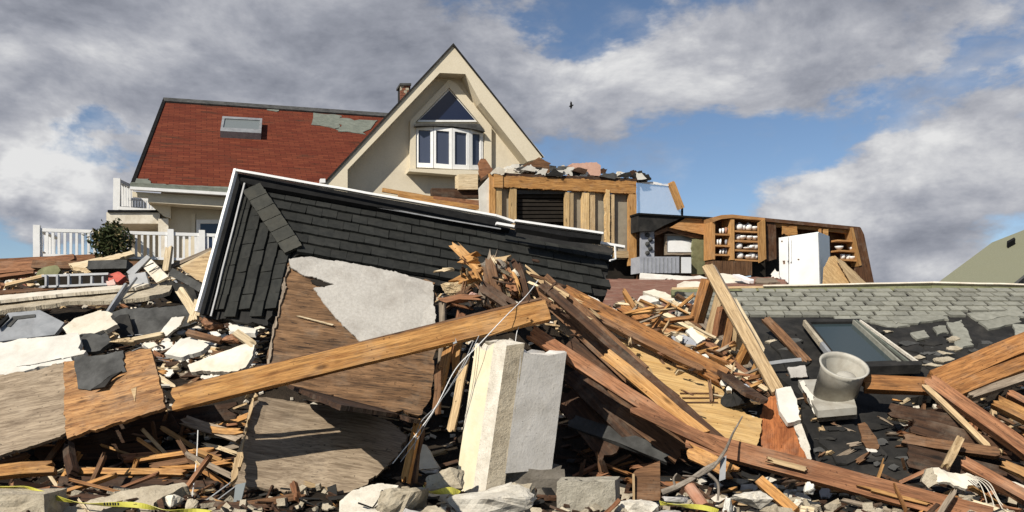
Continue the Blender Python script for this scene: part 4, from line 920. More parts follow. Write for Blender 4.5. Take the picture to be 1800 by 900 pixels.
# splinter heap at the top centre
for i, (a, b, w, th, mt, lb) in enumerate([
    ((797, 427, 7.9), (868, 502, 7.5), 17, .07, 'lumber_amber', 'bright broken stud sticking up out of the splintered heap against the slate roof'),
    ((806, 462, 7.8), (842, 452, 7.6), 14, .06, 'lumber_orange', 'short orange block across the bright broken stud'),
    ((858, 455, 7.5), (880, 545, 7.2), 26, .05, 'lumber_brown', 'thick brown splintered board at the heart of the heap'),
    ((885, 458, 7.6), (905, 530, 7.3), 18, .05, 'lumber_red', 'red brown upright board end in the splintered heap'),
    ((898, 470, 7.5), (918, 520, 7.35), 8, .04, 'lumber_amber', 'small yellow stick leaning in the splintered heap'),
    ((770, 527, 7.3), (850, 522, 7.2), 9, .05, 'lumber_red', 'red stick lying level at the end of the pale membrane'),
    ((790, 500, 7.5), (850, 480, 7.4), 16, .04, 'lumber_orange', 'orange board fragment below the bright broken stud'),
    ((840, 470, 7.6), (900, 450, 7.6), 10, .04, 'lumber_tan', 'pale twisted strip arching across the top of the splintered heap'),
    ((920, 470, 7.7), (1005, 530, 7.5), 10, .04, 'lumber_tan', 'pale splintered batten sloping away from the heap along the slate roof'),
    ((760, 478, 7.9), (800, 472, 7.9), 4, .03, 'lumber_cream', 'thin white lath between membrane and slate roof'),
    ((845, 500, 7.3), (905, 545, 7.1), 20, .05, 'lumber_dark', 'dark board buried behind the main beam end'),
    ((870, 440, 7.7), (845, 540, 7.2), 14, .05, 'lumber_grey', 'grey weathered stick crossing the splintered heap'),
    ((905, 455, 7.7), (938, 560, 7.2), 15, .05, 'lumber_dark', 'dark brown stick on the far side of the splintered heap'),
    ((780, 545, 7.3), (830, 505, 7.3), 12, .04, 'lumber_brown', 'brown lath behind the splintered heap near the membrane corner'),
]): B('splintered_board', mt, a, b, w, th, lb, 'board', jA=.12, jB=.12, rough=.03, face=(ru(-.5, .1), -1, ru(.1, .5)))
for i, (x, y, w, h, mt, lb) in enumerate([
    (800, 505, 62, 32, 'insulation', 'tan tuft of torn insulation beside the pale membrane corner'), (832, 492, 46, 30, 'insulation', 'yellowish insulation clump under the bright broken stud'),
    (820, 520, 40, 22, 'insulation_pink', 'pinkish insulation scrap hanging over the red level stick'), (870, 468, 50, 30, 'bark', 'grey shredded clump at the top of the splintered heap'),
    (885, 500, 40, 46, 'insulation', 'ragged insulation wad between the brown boards of the heap'), (905, 482, 22, 20, 'plaster_cream', 'small cream plaster lump in the splintered heap')]):
    rock('insulation_clump' if 'insulation' in mt else 'debris_clump', mt, x, y, 7.5, w, h, lb, 'insulation' if 'insulation' in mt else 'debris', n=20)
for i in range(46):
    x, y = max(785, random.gauss(865, 48)), max(452, random.gauss(500, 28)); L_ = ru(14, 44); an = ru(.15, 1.2) if rnd() < .7 else ru(-2.2, -.9)
    mt = random.choice(['lumber_tan', 'lumber_orange', 'lumber_brown', 'lumber_cream', 'lumber_red', 'lumber_dark'])
    B('splinter', mt, (x, y, 7.3 + ru(-.15, .3)), (x + math.cos(an) * L_, y + math.sin(an) * L_ * .8, 7.3 + ru(-.1, .4)), ru(2.5, 7), .015,
      ADJ[mt] + ' thin wood splinter in the heap against the black slate roof', 'splinter', jA=.08, jB=.08, group=ADJ[mt] + ' splinters of the heap at the slate roof')
# hanging cables
wire('cable', 'paint_white', [(946, 492, 7.2), (925, 520, 6.8), (885, 560, 6.5), (838, 610, 6.35), (800, 650, 6.3), (760, 725, 6.25), (690, 815, 6.2)], .0035, 'thin pale cable looping from the splintered heap over the main beam to the ground', 'cable')
wire('cable', 'metal_grey', [(842, 590, 6.5), (812, 650, 6.35), (770, 710, 6.3), (738, 745, 6.3), (728, 790, 6.28)], .0035, 'grey cable hanging beside the yellow pillar', 'cable')
wire('cable', 'metal_grey', [(832, 600, 6.5), (806, 655, 6.36), (752, 740, 6.3), (735, 770, 6.3), (704, 812, 6.2)], .003, 'second grey cable hanging close beside the yellow pillar', 'cable')
wire('cable', 'paint_white', [(934, 560, 6.7), (912, 575, 6.65), (906, 600, 6.6)], .0028, 'short thin cable curling from the beam end above the pillar', 'cable')

# ================================================================== RIGHT OF CENTRE: fallen rafters
for i, (a, b, w, th, mt, lb, fc) in enumerate([
    ((930, 582, 6.9), (1250, 790, 6.45), 24, .06, 'lumber_red', 'long red brown rafter sloping down from behind the grey slab', (-.2, -1, .5)),
    ((945, 495, 7.8), (1130, 668, 7.2), 46, .05, 'lumber_brown', 'wide dark brown rafter sloping down from the splintered heap', (-.45, -1, .3)),
    ((950, 500, 7.4), (1280, 788, 6.5), 17, .06, 'lumber_dark', 'narrow black strip for the shaded gap between rafters, running the full length of the slope', (-.2, -1, .6)),  # black timber put where there is only a shaded gap
    ((1060, 618, 6.95), (1240, 768, 6.48), 22, .05, 'lumber_amber', 'bright orange plank edge lit between two dark rafters', (-.5, -1, .6)),
    ((985, 512, 7.9), (1275, 665, 7.3), 30, .05, 'lumber_stained', 'broad brown rafter above the yellow plywood', (-.25, -1, .4)),
    ((1010, 540, 7.7), (1240, 655, 7.3), 12, .06, 'lumber_brown', 'long brown strip lying along the top of the yellow plywood', (-.2, -1, .7)),
    ((1090, 535, 8.4), (1290, 650, 7.8), 24, .05, 'lumber_stained', 'stained brown rafter below the reddish floor', (-.25, -1, .5)),
    ((1130, 650, 7.0), (1278, 782, 6.55), 9, .05, 'lumber_tan', 'thin pale batten on the lower edge of the yellow plywood', (-.3, -1, .6)),
    ((1110, 715, 6.6), (1290, 800, 6.35), 22, .06, 'lumber_red', 'red rafter end meeting the long beam near the driftwood', (-.2, -1, .4)),
    ((1205, 790, 6.35), (1295, 835, 6.15), 26, .05, 'lumber_orange', 'short orange board tucked under the long red beam', (-.4, -1, .5)),
    ((1000, 650, 7.3), (1130, 780, 7.0), 40, .05, 'lumber_dark', 'board coloured dark for the shade deep behind the grey slab', (.1, -1, .2)),  # this and the next two: dark colour makes the shade of the hollow
    ((1010, 590, 7.6), (1180, 720, 7.2), 55, .05, 'lumber_dark', 'wide board coloured dark for the shade under the rafters', (-.1, -1, .3)),
    ((990, 690, 7.4), (1080, 800, 7.0), 50, .04, 'lumber_dark', 'leaning board coloured black for the shade of the hollow beside the grey slab', (.1, -1, .2)),
    ((1000, 740, 7.2), (1180, 805, 6.9), 26, .05, 'felt_grey', 'grey slab coloured dim for the shade of the hollow it lies in', (.1, -1, .6)),  # dark material puts the hollow's shade into the slab's colour
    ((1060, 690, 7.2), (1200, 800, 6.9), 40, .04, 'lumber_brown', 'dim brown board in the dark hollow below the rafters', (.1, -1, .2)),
    ((1140, 540, 9.0), (1300, 625, 8.3), 9, .05, 'lumber_cream', 'pale narrow stick pointing at the ladder like frame', (-.2, -1, .6)),
    ((1150, 590, 8.0), (1235, 640, 7.7), 20, .04, 'lumber_amber', 'short yellowish board amid the rafters', (-.3, -1, .7)),
    ((1235, 600, 8.1), (1345, 690, 7.6), 20, .05, 'lumber_red', 'red brown stick below the ladder like frame', (-.3, -1, .6)),
    ((1275, 640, 7.6), (1355, 690, 7.35), 8, .03, 'lumber_cream', 'slim cream lath near the foot of the ladder like frame', (-.3, -1, .6)),
]): B('rafter' if 'rafter' in lb else 'board', mt, a, b, w, th, lb, 'rafter' if 'rafter' in lb else 'board', face=fc, jA=.06, jB=.06, bow=ru(-.02, .03), rough=.012)
lb_ = thing('long_beam', 'long dark red beam sloping across the front of the rubble to the lower corner', 'beam', P(1450, 840, 6.1))
B('timber', 'lumber_red', (1192, 768, 6.5), (1740, 912, 5.85), 36, .1, parent=lb_, face=(-.15, -1, .35), jA=.1)
B('top_strip', 'lumber_dark', (1230, 768, 6.6), (1740, 896, 5.95), 10, .03, parent=lb_, face=(-.15, -.5, 1))
B('torn_grain', 'lumber_tan', (1345, 806, 6.22), (1420, 826, 6.14), 9, .03, parent=lb_, jA=.1, jB=.02, face=(-.15, -1, .35))
B('torn_grain', 'lumber_amber', (1500, 853, 6.04), (1640, 888, 5.9), 6, .03, parent=lb_, jA=.2, jB=.2, face=(-.15, -1, .35))
yw = pl3((1070, 590, 7.7), (1280, 655, 7.5), (1330, 790, 6.85))
S('plywood_sheet', 'plywood_yellow', [(1070, 590), (1150, 615), (1220, 650), (1268, 662), (1282, 700), (1310, 725), (1340, 737), (1330, 792), (1300, 786), (1262, 770), (1180, 700)], yw, .03, 'yellow grooved plywood panel, half in shade, below the brown rafters', 'plywood', j=.012, grain=(1, .2), grid=.25, relief=.01)
for k in range(3): S('groove_strip', 'lumber_brown', [(1195 + k * 4, 690 + k * 8), (1262, 690 + k * 8), (1262, 691.6 + k * 8), (1196 + k * 4, 691.6 + k * 8)], (yw[0] + yw[1] * .012, yw[1]), .008, 'thin dark groove strip on the yellow plywood panel', 'strip', group='groove strips on the yellow plywood')
rw = pl3((1300, 760, 7.1), (1415, 812, 6.75), (1365, 700, 7.25))
S('rust_board', 'board_rust', [(1345, 702), (1362, 694), (1380, 720), (1398, 760), (1422, 815), (1345, 806), (1332, 750)], rw, .03, 'rust orange pitted board beside the white plaster chunk', 'board', j=.01, grain=(0, 1), grid=.2, relief=.008)
S('plaster_chunk', 'plaster_white', [(1364, 684), (1390, 679), (1400, 700), (1408, 738), (1385, 743), (1370, 722)], pl3((1364, 684, 7.2), (1392, 680, 7.2), (1385, 743, 6.95)), .05, 'bright white plaster chunk at the foot of the ladder like frame', 'plaster', j=.012)
S('plaster_chunk', 'concrete_pale', [(1395, 746), (1408, 742), (1422, 780), (1427, 806), (1418, 812), (1404, 780)], pl3((1395, 746, 7.0), (1410, 742, 7.0), (1420, 810, 6.8)), .06, 'narrow grey white plaster strip below the white chunk', 'plaster', j=.015)
rock('debris_clump', 'felt_black', 1298, 700, 7.2, 90, 44, 'black tarry clump over the yellow plywood', 'debris', seed=4)
S('roofing_scrap', 'lumber_dark', [(1262, 650), (1272, 662), (1310, 690), (1345, 705), (1350, 700), (1300, 668), (1268, 640)], pl3((1262, 650, 7.3), (1350, 703, 7.0), (1300, 680, 7.05)), .03, 'black curved strip sweeping over the yellow plywood', 'strip', j=.01)

# ladder like frame
for i in range(34):
    u, v_ = rnd() ** 1.6 * .8, ru(-.5, .5); x = 955 + 310 * u + v_ * 40; y = 505 + 215 * u - v_ * 40; L_ = ru(12, 46); an = ru(.35, .95) if rnd() < .75 else ru(-1, 2)
    yy = 7.35 - .65 * u + (.35 if v_ > .1 else 0)
    mt = random.choice(['lumber_tan', 'lumber_cream', 'lumber_orange', 'lumber_brown', 'lumber_dark', 'lumber_red'])
    B('splinter', mt, (x, y, yy), (x + math.cos(an) * L_, y + math.sin(an) * L_ * .8, yy - .02), ru(2, 6), .015,
      ADJ[mt] + ' thin wood splinter lying loose on the fallen rafters', 'splinter', jA=.08, jB=.08, group=ADJ[mt] + ' splinters on the fallen rafters')
lf = thing('joist_frame', 'ladder like timber frame of short joists leaning above the rafters', 'timber frame', P(1290, 640, 8))
B('rail', 'lumber_tan', (1243, 468, 8.6), (1368, 690, 7.25), 20, .05, parent=lf, face=(-.25, -1, .7), jA=.02, jB=.03)
B('rail', 'lumber_grey', (1254, 470, 8.75), (1372, 684, 7.4), 9, .05, parent=lf, face=(-.6, -1, .2))
B('rail', 'lumber_cream', (1290, 525, 8.6), (1344, 620, 8.1), 7, .03, parent=lf, face=(-.2, -1, .4), jA=.05, jB=.05)
B('rail', 'lumber_brown', (1215, 566, 9.0), (1352, 700, 7.55), 14, .05, parent=lf, face=(-.25, -1, .7))
S('backing_board', 'lumber_grey', [(1218, 566), (1238, 556), (1290, 606), (1340, 652), (1366, 690), (1350, 700), (1300, 655)], pl3((1218, 566, 9.1), (1360, 692, 7.6), (1240, 556, 9.25)), .03, parent=lf, j=.012, grain=(1, .9))
for x0, y0, x1, y1, w, mt in ((1246, 492, 1224, 566, 22, 'lumber_stained'), (1270, 520, 1250, 592, 20, 'lumber_tan'), (1272, 540, 1262, 588, 14, 'lumber_red'), (1292, 560, 1280, 612, 19, 'lumber_stained'), (1300, 572, 1296, 612, 10, 'lumber_tan'), (1318, 605, 1302, 638, 17, 'lumber_orange'), (1340, 636, 1326, 662, 15, 'lumber_amber')):
    Y0 = 8.66 - (y0 - 468) * .0061
    B('joist', mt, (x0, y0, Y0), (x1, y1, Y0 + .1), w * .8, .13, parent=lf, face=(-.9, -1, .15))
# ================================================================== LEFT DEBRIS FIELD
UP = (-.1, -.75, .65); FLAT = (-.1, -.45, .9); FR = (-.2, -.95, .25)
def SS(name, mat, poly, Y, n, th, label, cat, **k):
    cx_ = sum(p[0] for p in poly) / len(poly); cy_ = sum(p[1] for p in poly) / len(poly)
    return S(name, mat, poly, pn((cx_, cy_, Y), n), th, label, cat, **k)
# upper rows
B('plank', 'lumber_red', (-20, 474, 13.4), (135, 458, 13.4), 22, .08, 'wide red brown plank at the far edge of the rubble below the deck railing', face=FR, jB=.15)
B('plank', 'lumber_brown', (60, 466, 13.2), (250, 468, 12.6), 14, .1, 'dark brown plank behind the cream board below the shrub', face=FR)
SS('board', 'lumber_cream', [(120, 463), (178, 452), (230, 440), (236, 446), (172, 463), (150, 470), (128, 470)], 12.3, UP, .05, 'cream board slanting up to the shrub', 'plank', j=.02, grain=(1, -.2))
SS('cushion', 'insulation', [(120, 466), (150, 470), (160, 478), (150, 482), (128, 474)], 12.1, UP, .12, 'tan padded scrap under the cream board', 'cushion', j=.03)
SS('cushion', 'cloth_olive', [(76, 470), (100, 466), (107, 476), (98, 492), (62, 490)], 12.2, UP, .25, 'greenish yellow cushion in the far rubble', 'cushion', j=.03, grid=.2, relief=.05)
B('plank', 'lumber_tan', (10, 502, 11.8), (78, 486, 11.9), 8, .04, 'thin tan lath in front of the greenish cushion', face=UP)
B('plank', 'lumber_red', (0, 488, 12.5), (60, 480, 12.6), 8, .06, 'dull red lath lying under the wide red plank', face=UP)
B('metal_tray', 'felt_grey', (160, 470, 12.2), (228, 468, 12.2), 16, .2, 'dark grey metal box behind the rubble, beside the cream board', 'box', face=FR)
# grate with uprights
gt = thing('rack', 'low metal rack with square openings lying on top of the curved pale slab', 'rack', P(140, 505, 11.2))
B('rail', 'metal_grey', (75, 486, 11.3), (192, 482, 11.2), 4, .05, parent=gt, face=FR)
B('rail', 'metal_grey', (75, 505, 11.2), (192, 500, 11.1), 4, .05, parent=gt, face=FR)
for k in range(6): B('bar', 'metal_grey', (82 + k * 20, 485 - k * .7, 11.25), (82 + k * 20, 505 - k * .8, 11.15), 4, .04, parent=gt, face=FR)
S('back', 'void_dark', [(78, 487), (190, 483), (190, 500), (78, 504)], pn((130, 495, 11.5), (0, -1, 0)), .03, parent=gt)
SS('cloth', 'cloth_red', [(188, 480), (205, 474), (220, 484), (206, 494), (190, 492)], 11.2, UP, .08, 'rumpled red cloth beside the metal rack', 'cloth', j=.03, grid=.1, relief=.06)
SS('cloth', 'insulation_pink', [(186, 494), (200, 490), (203, 500), (190, 502)], 11.0, UP, .06, 'small pink rag hanging by the metal rack', 'cloth', j=.02)
# curved slab
cs = thing('curved_slab', 'long curved pale slab like an upturned tub edge crossing the upper rubble', 'slab', P(150, 530, 10.7))
cpl = pl3((0, 530, 10.6), (300, 505, 10.9), (150, 505, 11.1))
S('face', 'concrete_tan', [(-30, 532), (60, 522), (160, 513), (250, 504), (296, 495), (304, 500), (298, 512), (262, 522), (200, 527), (120, 531), (0, 545), (-30, 548)], cpl, .05, parent=cs, j=.004, grain=(1, -.1), grid=.2, relief=.02)
S('upper_edge', 'plaster_cream', [(-30, 522), (80, 512), (200, 502), (262, 498), (240, 505), (100, 517), (-30, 531)], (cpl[0] + cpl[1] * .06 + V((0, .12, .05)), cpl[1]), .04, parent=cs, j=.01)
S('rim', 'lumber_brown', [(-30, 512), (80, 505), (190, 498), (210, 499), (100, 508), (-30, 519)], (cpl[0] + V((0, .3, .05)), cpl[1]), .05, parent=cs, j=.01)
SS('sheet', 'metal_grey', [(225, 483), (255, 478), (262, 500), (234, 509), (228, 500)], 10.9, FR, .04, 'square grey metal panel standing on the curved pale slab', 'panel')
SS('siding_piece', 'plaster_cream', [(245, 462), (262, 452), (296, 486), (275, 497)], 11.1, (-.4, -.8, .4), .03, 'pale tilted siding piece with grooves behind the grey metal panel', 'siding')
for k in range(3): B('siding_piece', 'felt_grey', (252 + k * 10, 470 + k * 8, 11.05), (270 + k * 10, 462 + k * 8, 11.05), 1.6, .01, 'dark groove strip on the pale tilted siding piece', 'strip', face=(-.4, -.8, .4), group='groove strips on the tilted siding')
SS('sheet', 'metal_grey', [(222, 478), (258, 448), (264, 452), (232, 486)], 11.2, FR, .03, 'narrow dark metal sheet leaning across the tilted siding', 'panel')
B('metal_bar', 'metal_grey', (189, 550, 10.2), (222, 500, 10.6), 5, .04, 'long grey metal bar slanting down from the grey panel', 'bar', face=FR)
B('metal_bar', 'metal_grey', (194, 548, 10.25), (240, 488, 10.8), 3, .03, 'thin metal bar right beside the long slanting bar', 'bar', face=FR)
B('stake', 'lumber_cream', (292, 478, 11.2), (298, 434, 11.4), 12, .05, 'upright cream stake poking up before the deck railing', 'stake', face=FR, jB=.06)
SS('panel', 'lumber_tan', [(318, 472), (372, 440), (378, 446), (362, 498), (346, 492)], 10.9, FR, .04, 'tan triangular panel beside the edge of the black slate roof', 'panel', j=.01)
B('plank', 'lumber_grey', (300, 470, 11.4), (375, 438, 11.6), 7, .05, 'grey lath above the tan triangular panel', face=FR, jB=.05)
B('plank', 'lumber_cream', (318, 470, 11.1), (372, 443, 11.2), 5, .04, 'cream lath along the top edge of the tan triangular panel', face=FR)
B('plank', 'felt_grey', (302, 478, 11.2), (356, 508, 10.8), 14, .05, 'dark grey board under the tan triangular panel', face=FR)
SS('board', 'felt_black', [(300, 492), (340, 505), (352, 540), (300, 530), (280, 520)], 10.9, FR, .05, 'black sheet in the gap between curved slab and slate roof', 'sheet', j=.02)
# middle rows
SS('roof_sheet', 'felt_grey', [(188, 548), (250, 540), (330, 538), (345, 566), (300, 585), (240, 590), (200, 580)], 9.9, UP, .04, 'dark grey roofing sheet below the curved pale slab', 'sheet', j=.02, grid=.2, relief=.03)
SS('roof_sheet', 'felt_black', [(200, 560), (226, 552), (236, 588), (210, 592)], 9.75, UP, .04, 'torn black roofing flap beside the cream white chunk', 'sheet', j=.03)
hs_ = thing('access_cover', 'grey hexagonal metal cover lying in the rubble beside the pale slabs', 'cover', P(50, 585, 9.6))
hp = pn((50, 572, 9.7), (.05, -.6, .8))
S('plate', 'metal_grey', [(-12, 585), (14, 550), (70, 545), (113, 567), (96, 588), (0, 600)], hp, .05, parent=hs_)
S('recess', 'felt_grey', [(10, 572), (22, 556), (62, 552), (62, 557), (30, 561), (18, 574)], (hp[0] + hp[1] * .01, hp[1]), .02, parent=hs_)
S('handle', 'black_paint', [(-6, 570), (14, 552), (16, 556), (-4, 576)], (hp[0] + hp[1] * .06, hp[1]), .03, parent=hs_)
SS('plaster_slab', 'plaster_cream', [(110, 576), (130, 560), (178, 545), (195, 550), (198, 562), (207, 570), (186, 580), (150, 586), (116, 586)], 9.5, (-.1, -.7, .7), .06, 'cream white plaster chunk standing between the metal cover and dark sheet', 'plaster', j=.025)
SS('plaster_slab', 'plaster_white', [(-30, 606), (60, 594), (138, 586), (142, 600), (137, 612), (147, 622), (60, 640), (-30, 652)], 9.0, (-.1, -.65, .75), .06, 'big white plaster slab at the edge of the view, above the plywood boards', 'plaster', j=.02)
SS('plaster_slab', 'plaster_white', [(-30, 654), (30, 645), (125, 628), (128, 634), (60, 648), (10, 660), (-30, 668)], 8.5, (-.1, -.6, .8), .05, 'white plaster strip just below the big white slab', 'plaster', j=.02)
SS('plaster_slab', 'felt_grey', [(140, 588), (186, 585), (196, 600), (176, 616), (148, 620)], 9.2, UP, .05, 'dark slab piece beside the big white slab', 'slab', j=.03)
SS('plaster_slab', 'plaster_cream', [(330, 642), (380, 622), (432, 604), (449, 602), (444, 625), (432, 645), (418, 652), (336, 654)], 8.6, (-.15, -.7, .7), .05, 'cream plaster slab above the left end of the long beam', 'plaster', j=.012)
SS('plaster_slab', 'plaster_white', [(289, 622), (318, 595), (342, 592), (367, 606), (352, 618), (318, 628)], 9.0, (-.15, -.6, .8), .05, 'white plaster slab behind the cream slab', 'plaster', j=.015)
SS('plaster_slab', 'plaster_white', [(402, 572), (420, 568), (452, 578), (448, 586), (405, 582)], 9.0, FLAT, .05, 'white plaster flake at the foot of the black slate roof', 'plaster', j=.025)
B('stake', 'lumber_cream', (316, 508, 9.6), (350, 562, 9.4), 16, .05, 'bright cream stake propped against the slate roof edge', 'stake', face=FR, jA=.04, jB=.08)
B('stake', 'lumber_cream', (352, 520, 9.5), (335, 570, 9.4), 11, .05, 'second cream stake crossing at the slate roof edge', 'stake', face=FR, jA=.08, jB=.05)
SS('board', 'plaster_white', [(280, 585), (302, 558), (324, 556), (318, 570), (296, 588)], 9.4, FR, .04, 'white folded board scrap near the cream stakes', 'scrap', j=.02)
B('plank', 'lumber_cream', (228, 600, 9.2), (290, 588, 9.2), 9, .05, 'short cream batten in front of the dark grey roofing sheet', face=UP, jA=.05, jB=.05)
B('plank', 'lumber_cream', (415, 585, 8.9), (450, 610, 8.7), 14, .05, 'cream board end next to the wet plywood edge', face=UP, jB=.04)
B('plank', 'lumber_brown', (330, 585, 9.1), (390, 600, 8.9), 10, .05, 'brown grey batten over the white plaster slab', face=UP)
rock('shredded_wood', 'insulation', 215, 602, 9.0, 50, 22, 'yellow shredded wood tuft beside the dark slab piece', 'debris')
rock('shredded_wood', 'lumber_red', 372, 570, 9.2, 50, 26, 'red brown rotten wood lump at the foot of the slate roof', 'debris')
rock('shredded_wood', 'lumber_red', 410, 598, 8.9, 44, 22, 'small rotten wood lump behind the cream slab', 'debris')
# plywood pair on the left
LW = pl3((0, 660, 7.55), (110, 640, 7.45), (60, 785, 7.0))
S('plywood_sheet', 'plywood_weathered', [(-40, 664), (60, 650), (112, 637), (118, 700), (119, 757), (96, 770), (40, 790), (-40, 812)], LW, .035, 'weathered grey plywood board at the edge of the view below the white slab', 'plywood', j=.012, grain=(1, -.2), grid=.25, relief=.012)
LO = pl3((112, 634, 7.4), (265, 615, 7.3), (200, 745, 6.85))
lo = S('plywood_sheet', 'plywood_orange', [(111, 637), (170, 626), (216, 619), (266, 614), (278, 660), (291, 716), (250, 730), (190, 748), (117, 770), (112, 700)], LO, .035, 'orange brown plywood board with a dark felt patch, next to the weathered grey board', 'plywood', j=.01, grain=(1, -.25), grid=.25, relief=.012)
S('felt_patch', 'felt_grey', [(131, 630), (216, 616), (219, 640), (221, 652), (196, 660), (176, 676), (160, 684), (136, 682)], (LO[0] + LO[1] * .02, LO[1]), .02, parent=lo, j=.008, grid=.12, relief=.02)
S('felt_flap', 'felt_black', [(160, 684), (176, 674), (198, 658), (214, 652), (196, 664), (184, 680)], (LO[0] + LO[1] * .05, LO[1]), .02, parent=lo)
S('scraped_mark', 'lumber_tan', [(230, 684), (240, 680), (237, 706)], (LO[0] + LO[1] * .006, LO[1]), .004, parent=lo)
# dark hollow below the plywood
for a, b, w, th, mt, lb, fc in [
    ((-20, 832, 6.5), (100, 822, 6.6), 22, .08, 'lumber_orange', 'orange brown board end at the edge of the dark hollow', (-.2, -1, .5)),
    ((112, 822, 7.0), (190, 826, 7.0), 7, .04, 'lumber_tan', 'short tan lath on the red board in the dark hollow', (-.2, -1, .5)),
    ((114, 830, 6.95), (330, 832, 6.8), 11, .05, 'lumber_orange', 'long thin orange board across the dark hollow', (-.2, -1, .5)),
    ((212, 806, 7.2), (345, 796, 7.3), 12, .05, 'lumber_red', 'split red board with pale broken end in the dark hollow', (-.2, -1, .6)),
    ((262, 822, 7.1), (390, 800, 7.2), 12, .05, 'lumber_brown', 'brown board above the thin orange board', (-.2, -1, .6)),
    ((280, 825, 6.9), (410, 812, 7.0), 8, .05, 'lumber_orange', 'orange lath beside the sagging plywood edge', (-.2, -1, .6)),
    ((320, 738, 7.5), (430, 772, 7.3), 18, .06, 'lumber_grey', 'grey brown board poking out under the long beam', (-.2, -1, .5)),
    ((368, 755, 7.4), (432, 760, 7.3), 12, .05, 'lumber_amber', 'amber board end against the sagging plywood edge', (-.2, -1, .5)),
    ((330, 800, 7.1), (365, 828, 6.6), 4, .02, 'lumber_tan', 'thin curved tan strip hanging in the dark hollow', (-.2, -1, .5)),
    ((100, 790, 7.5), (330, 745, 7.7), 24, .05, 'lumber_dark', 'board coloured black for the shade high in the hollow', (-.1, -1, .1)),  # this and the next three: black boards added to make the hollow's shade
    ((60, 800, 7.4), (280, 790, 7.5), 26, .05, 'lumber_dark', 'board coloured black for the shade low in the hollow', (-.1, -1, .1)),
    ((150, 760, 7.7), (420, 720, 7.8), 30, .05, 'lumber_dark', 'wide board coloured black for the shade right under the long beam', (-.1, -1, .1)),
    ((100, 850, 6.9), (400, 860, 6.8), 26, .05, 'lumber_dark', 'board coloured black for the shade at the bottom of the hollow', (-.1, -1, .3)),
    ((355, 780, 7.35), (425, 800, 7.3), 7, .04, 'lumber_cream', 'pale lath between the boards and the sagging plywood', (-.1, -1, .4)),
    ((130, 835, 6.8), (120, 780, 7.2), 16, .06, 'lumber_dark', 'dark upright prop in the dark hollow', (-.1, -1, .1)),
    ((515, 850, 6.5), (525, 880, 6.3), 11, .04, 'lumber_red', 'short red stub below the sagging plywood', (-.2, -1, .2)),
    ((380, 895, 6.15), (540, 872, 6.4), 14, .05, 'lumber_brown', 'brown board at the bottom edge under the sagging plywood', (-.2, -1, .5)),
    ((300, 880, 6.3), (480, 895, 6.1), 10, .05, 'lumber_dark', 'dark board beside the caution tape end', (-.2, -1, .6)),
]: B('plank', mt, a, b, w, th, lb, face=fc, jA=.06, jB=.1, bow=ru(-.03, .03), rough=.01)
SS('glass_shard', 'glass_skylight_dull', [(414, 852), (432, 848), (424, 880), (410, 884)], 6.3, FR, .01, 'pale glass shard standing below the plywood edge strip', 'glass')
wire('string', 'paint_white', [(348, 756, 6.9), (346, 800, 6.85), (342, 840, 6.7), (338, 872, 6.4)], .004, 'thin white string hanging from the beam into the dark hollow', 'string')
wire('rod', 'metal_grey', [(362, 880, 6.3), (410, 845, 6.4)], .007, 'grey metal rod slanting under the sagging plywood', 'rod', sm=False)
wire('rod', 'metal_grey', [(370, 888, 6.25), (418, 852, 6.35)], .006, 'second metal rod parallel to the first under the sagging plywood', 'rod', sm=False)

# ================================================================== FOREGROUND ROW
SS('stucco_slab', 'concrete_tan', [(95, 898), (160, 878), (240, 858), (322, 848), (330, 854), (305, 868), (270, 884), (262, 915), (95, 915)], 6.0, (-.1, -.55, .85), .08, 'flat tan stucco slab under the yellow tape', 'slab', j=.012, grid=.15, relief=.02)
rock('concrete_chunk', 'concrete_tan', 40, 890, 5.9, 130, 56, 'brown concrete block at the bottom corner behind the yellow tape', seed=11, blocky=.12, n=6)
SS('stucco_slab', 'lumber_dark', [(100, 880), (140, 868), (190, 872), (120, 892)], 6.1, FLAT, .05, 'dark wet slab between the brown block and tan slab', 'slab', j=.02)
rock('plaster_lump', 'plaster_cream', 305, 882, 5.95, 44, 26, 'crumpled cream plaster lump at the end of the tape', 'plaster', seed=21)
rock('plaster_lump', 'concrete_tan', 336, 888, 5.9, 40, 24, 'tan rubble lump next to the crumpled cream lump', 'plaster', seed=22)
tp = [(-10, 858, 6.05), (40, 856, 6.0), (70, 866, 5.95), (110, 878, 5.9), (160, 886, 5.85), (230, 887, 5.8), (265, 892, 5.8), (300, 898, 5.8), (345, 899, 5.85), (375, 902, 5.8)]
def tape(pxs, wpx, label):
    pts = smooth([P(*q) for q in pxs], 6); c = sum(pts, V()) / len(pts); vs, fs = [], []
    for i, p in enumerate(pts):
        t = (pts[min(i + 1, len(pts) - 1)] - pts[max(i - 1, 0)]).normalized(); an = .5 + .7 * math.sin(i * .35)
        up = V((0, -math.sin(an), math.cos(an))); up = (up - t * up.dot(t)).normalized(); w = wpx * p.y / F / 2
        nn = t.cross(up) * .0015
        for s in (1, -1):
            for k in (1, -1): vs.append(p - c + up * w * s + nn * k)
    for i in range(len(pts) - 1):
        a = i * 4; b = a + 4
        for q in ((0, 2), (2, 3), (3, 1), (1, 0)): fs.append((a + q[0], a + q[1], b + q[1], b + q[0]))
    t = link('caution_tape', mesh('caution_tape', vs, fs), M4.Translation(c), 'tape_yellow', None, label, 'tape')
    return t
ct = tape(tp, 9.5, 'yellow caution tape with black print trailing over the tan stucco slab')
for k, x in enumerate((182, 187, 192, 197, 201, 206)):
    S('printed_mark', 'black_paint', [(x, 883.5), (x + 3, 883.5), (x + 3.4, 888.5), (x + .4, 888.5)], pn((x, 886, 5.75), (0, -.9, .4)), .002, parent=ct)
tape([(745, 858, 5.95), (760, 866, 5.85), (790, 862, 5.85), (806, 868, 5.9)], 12, 'crumpled bit of yellow tape between the central concrete chunks')
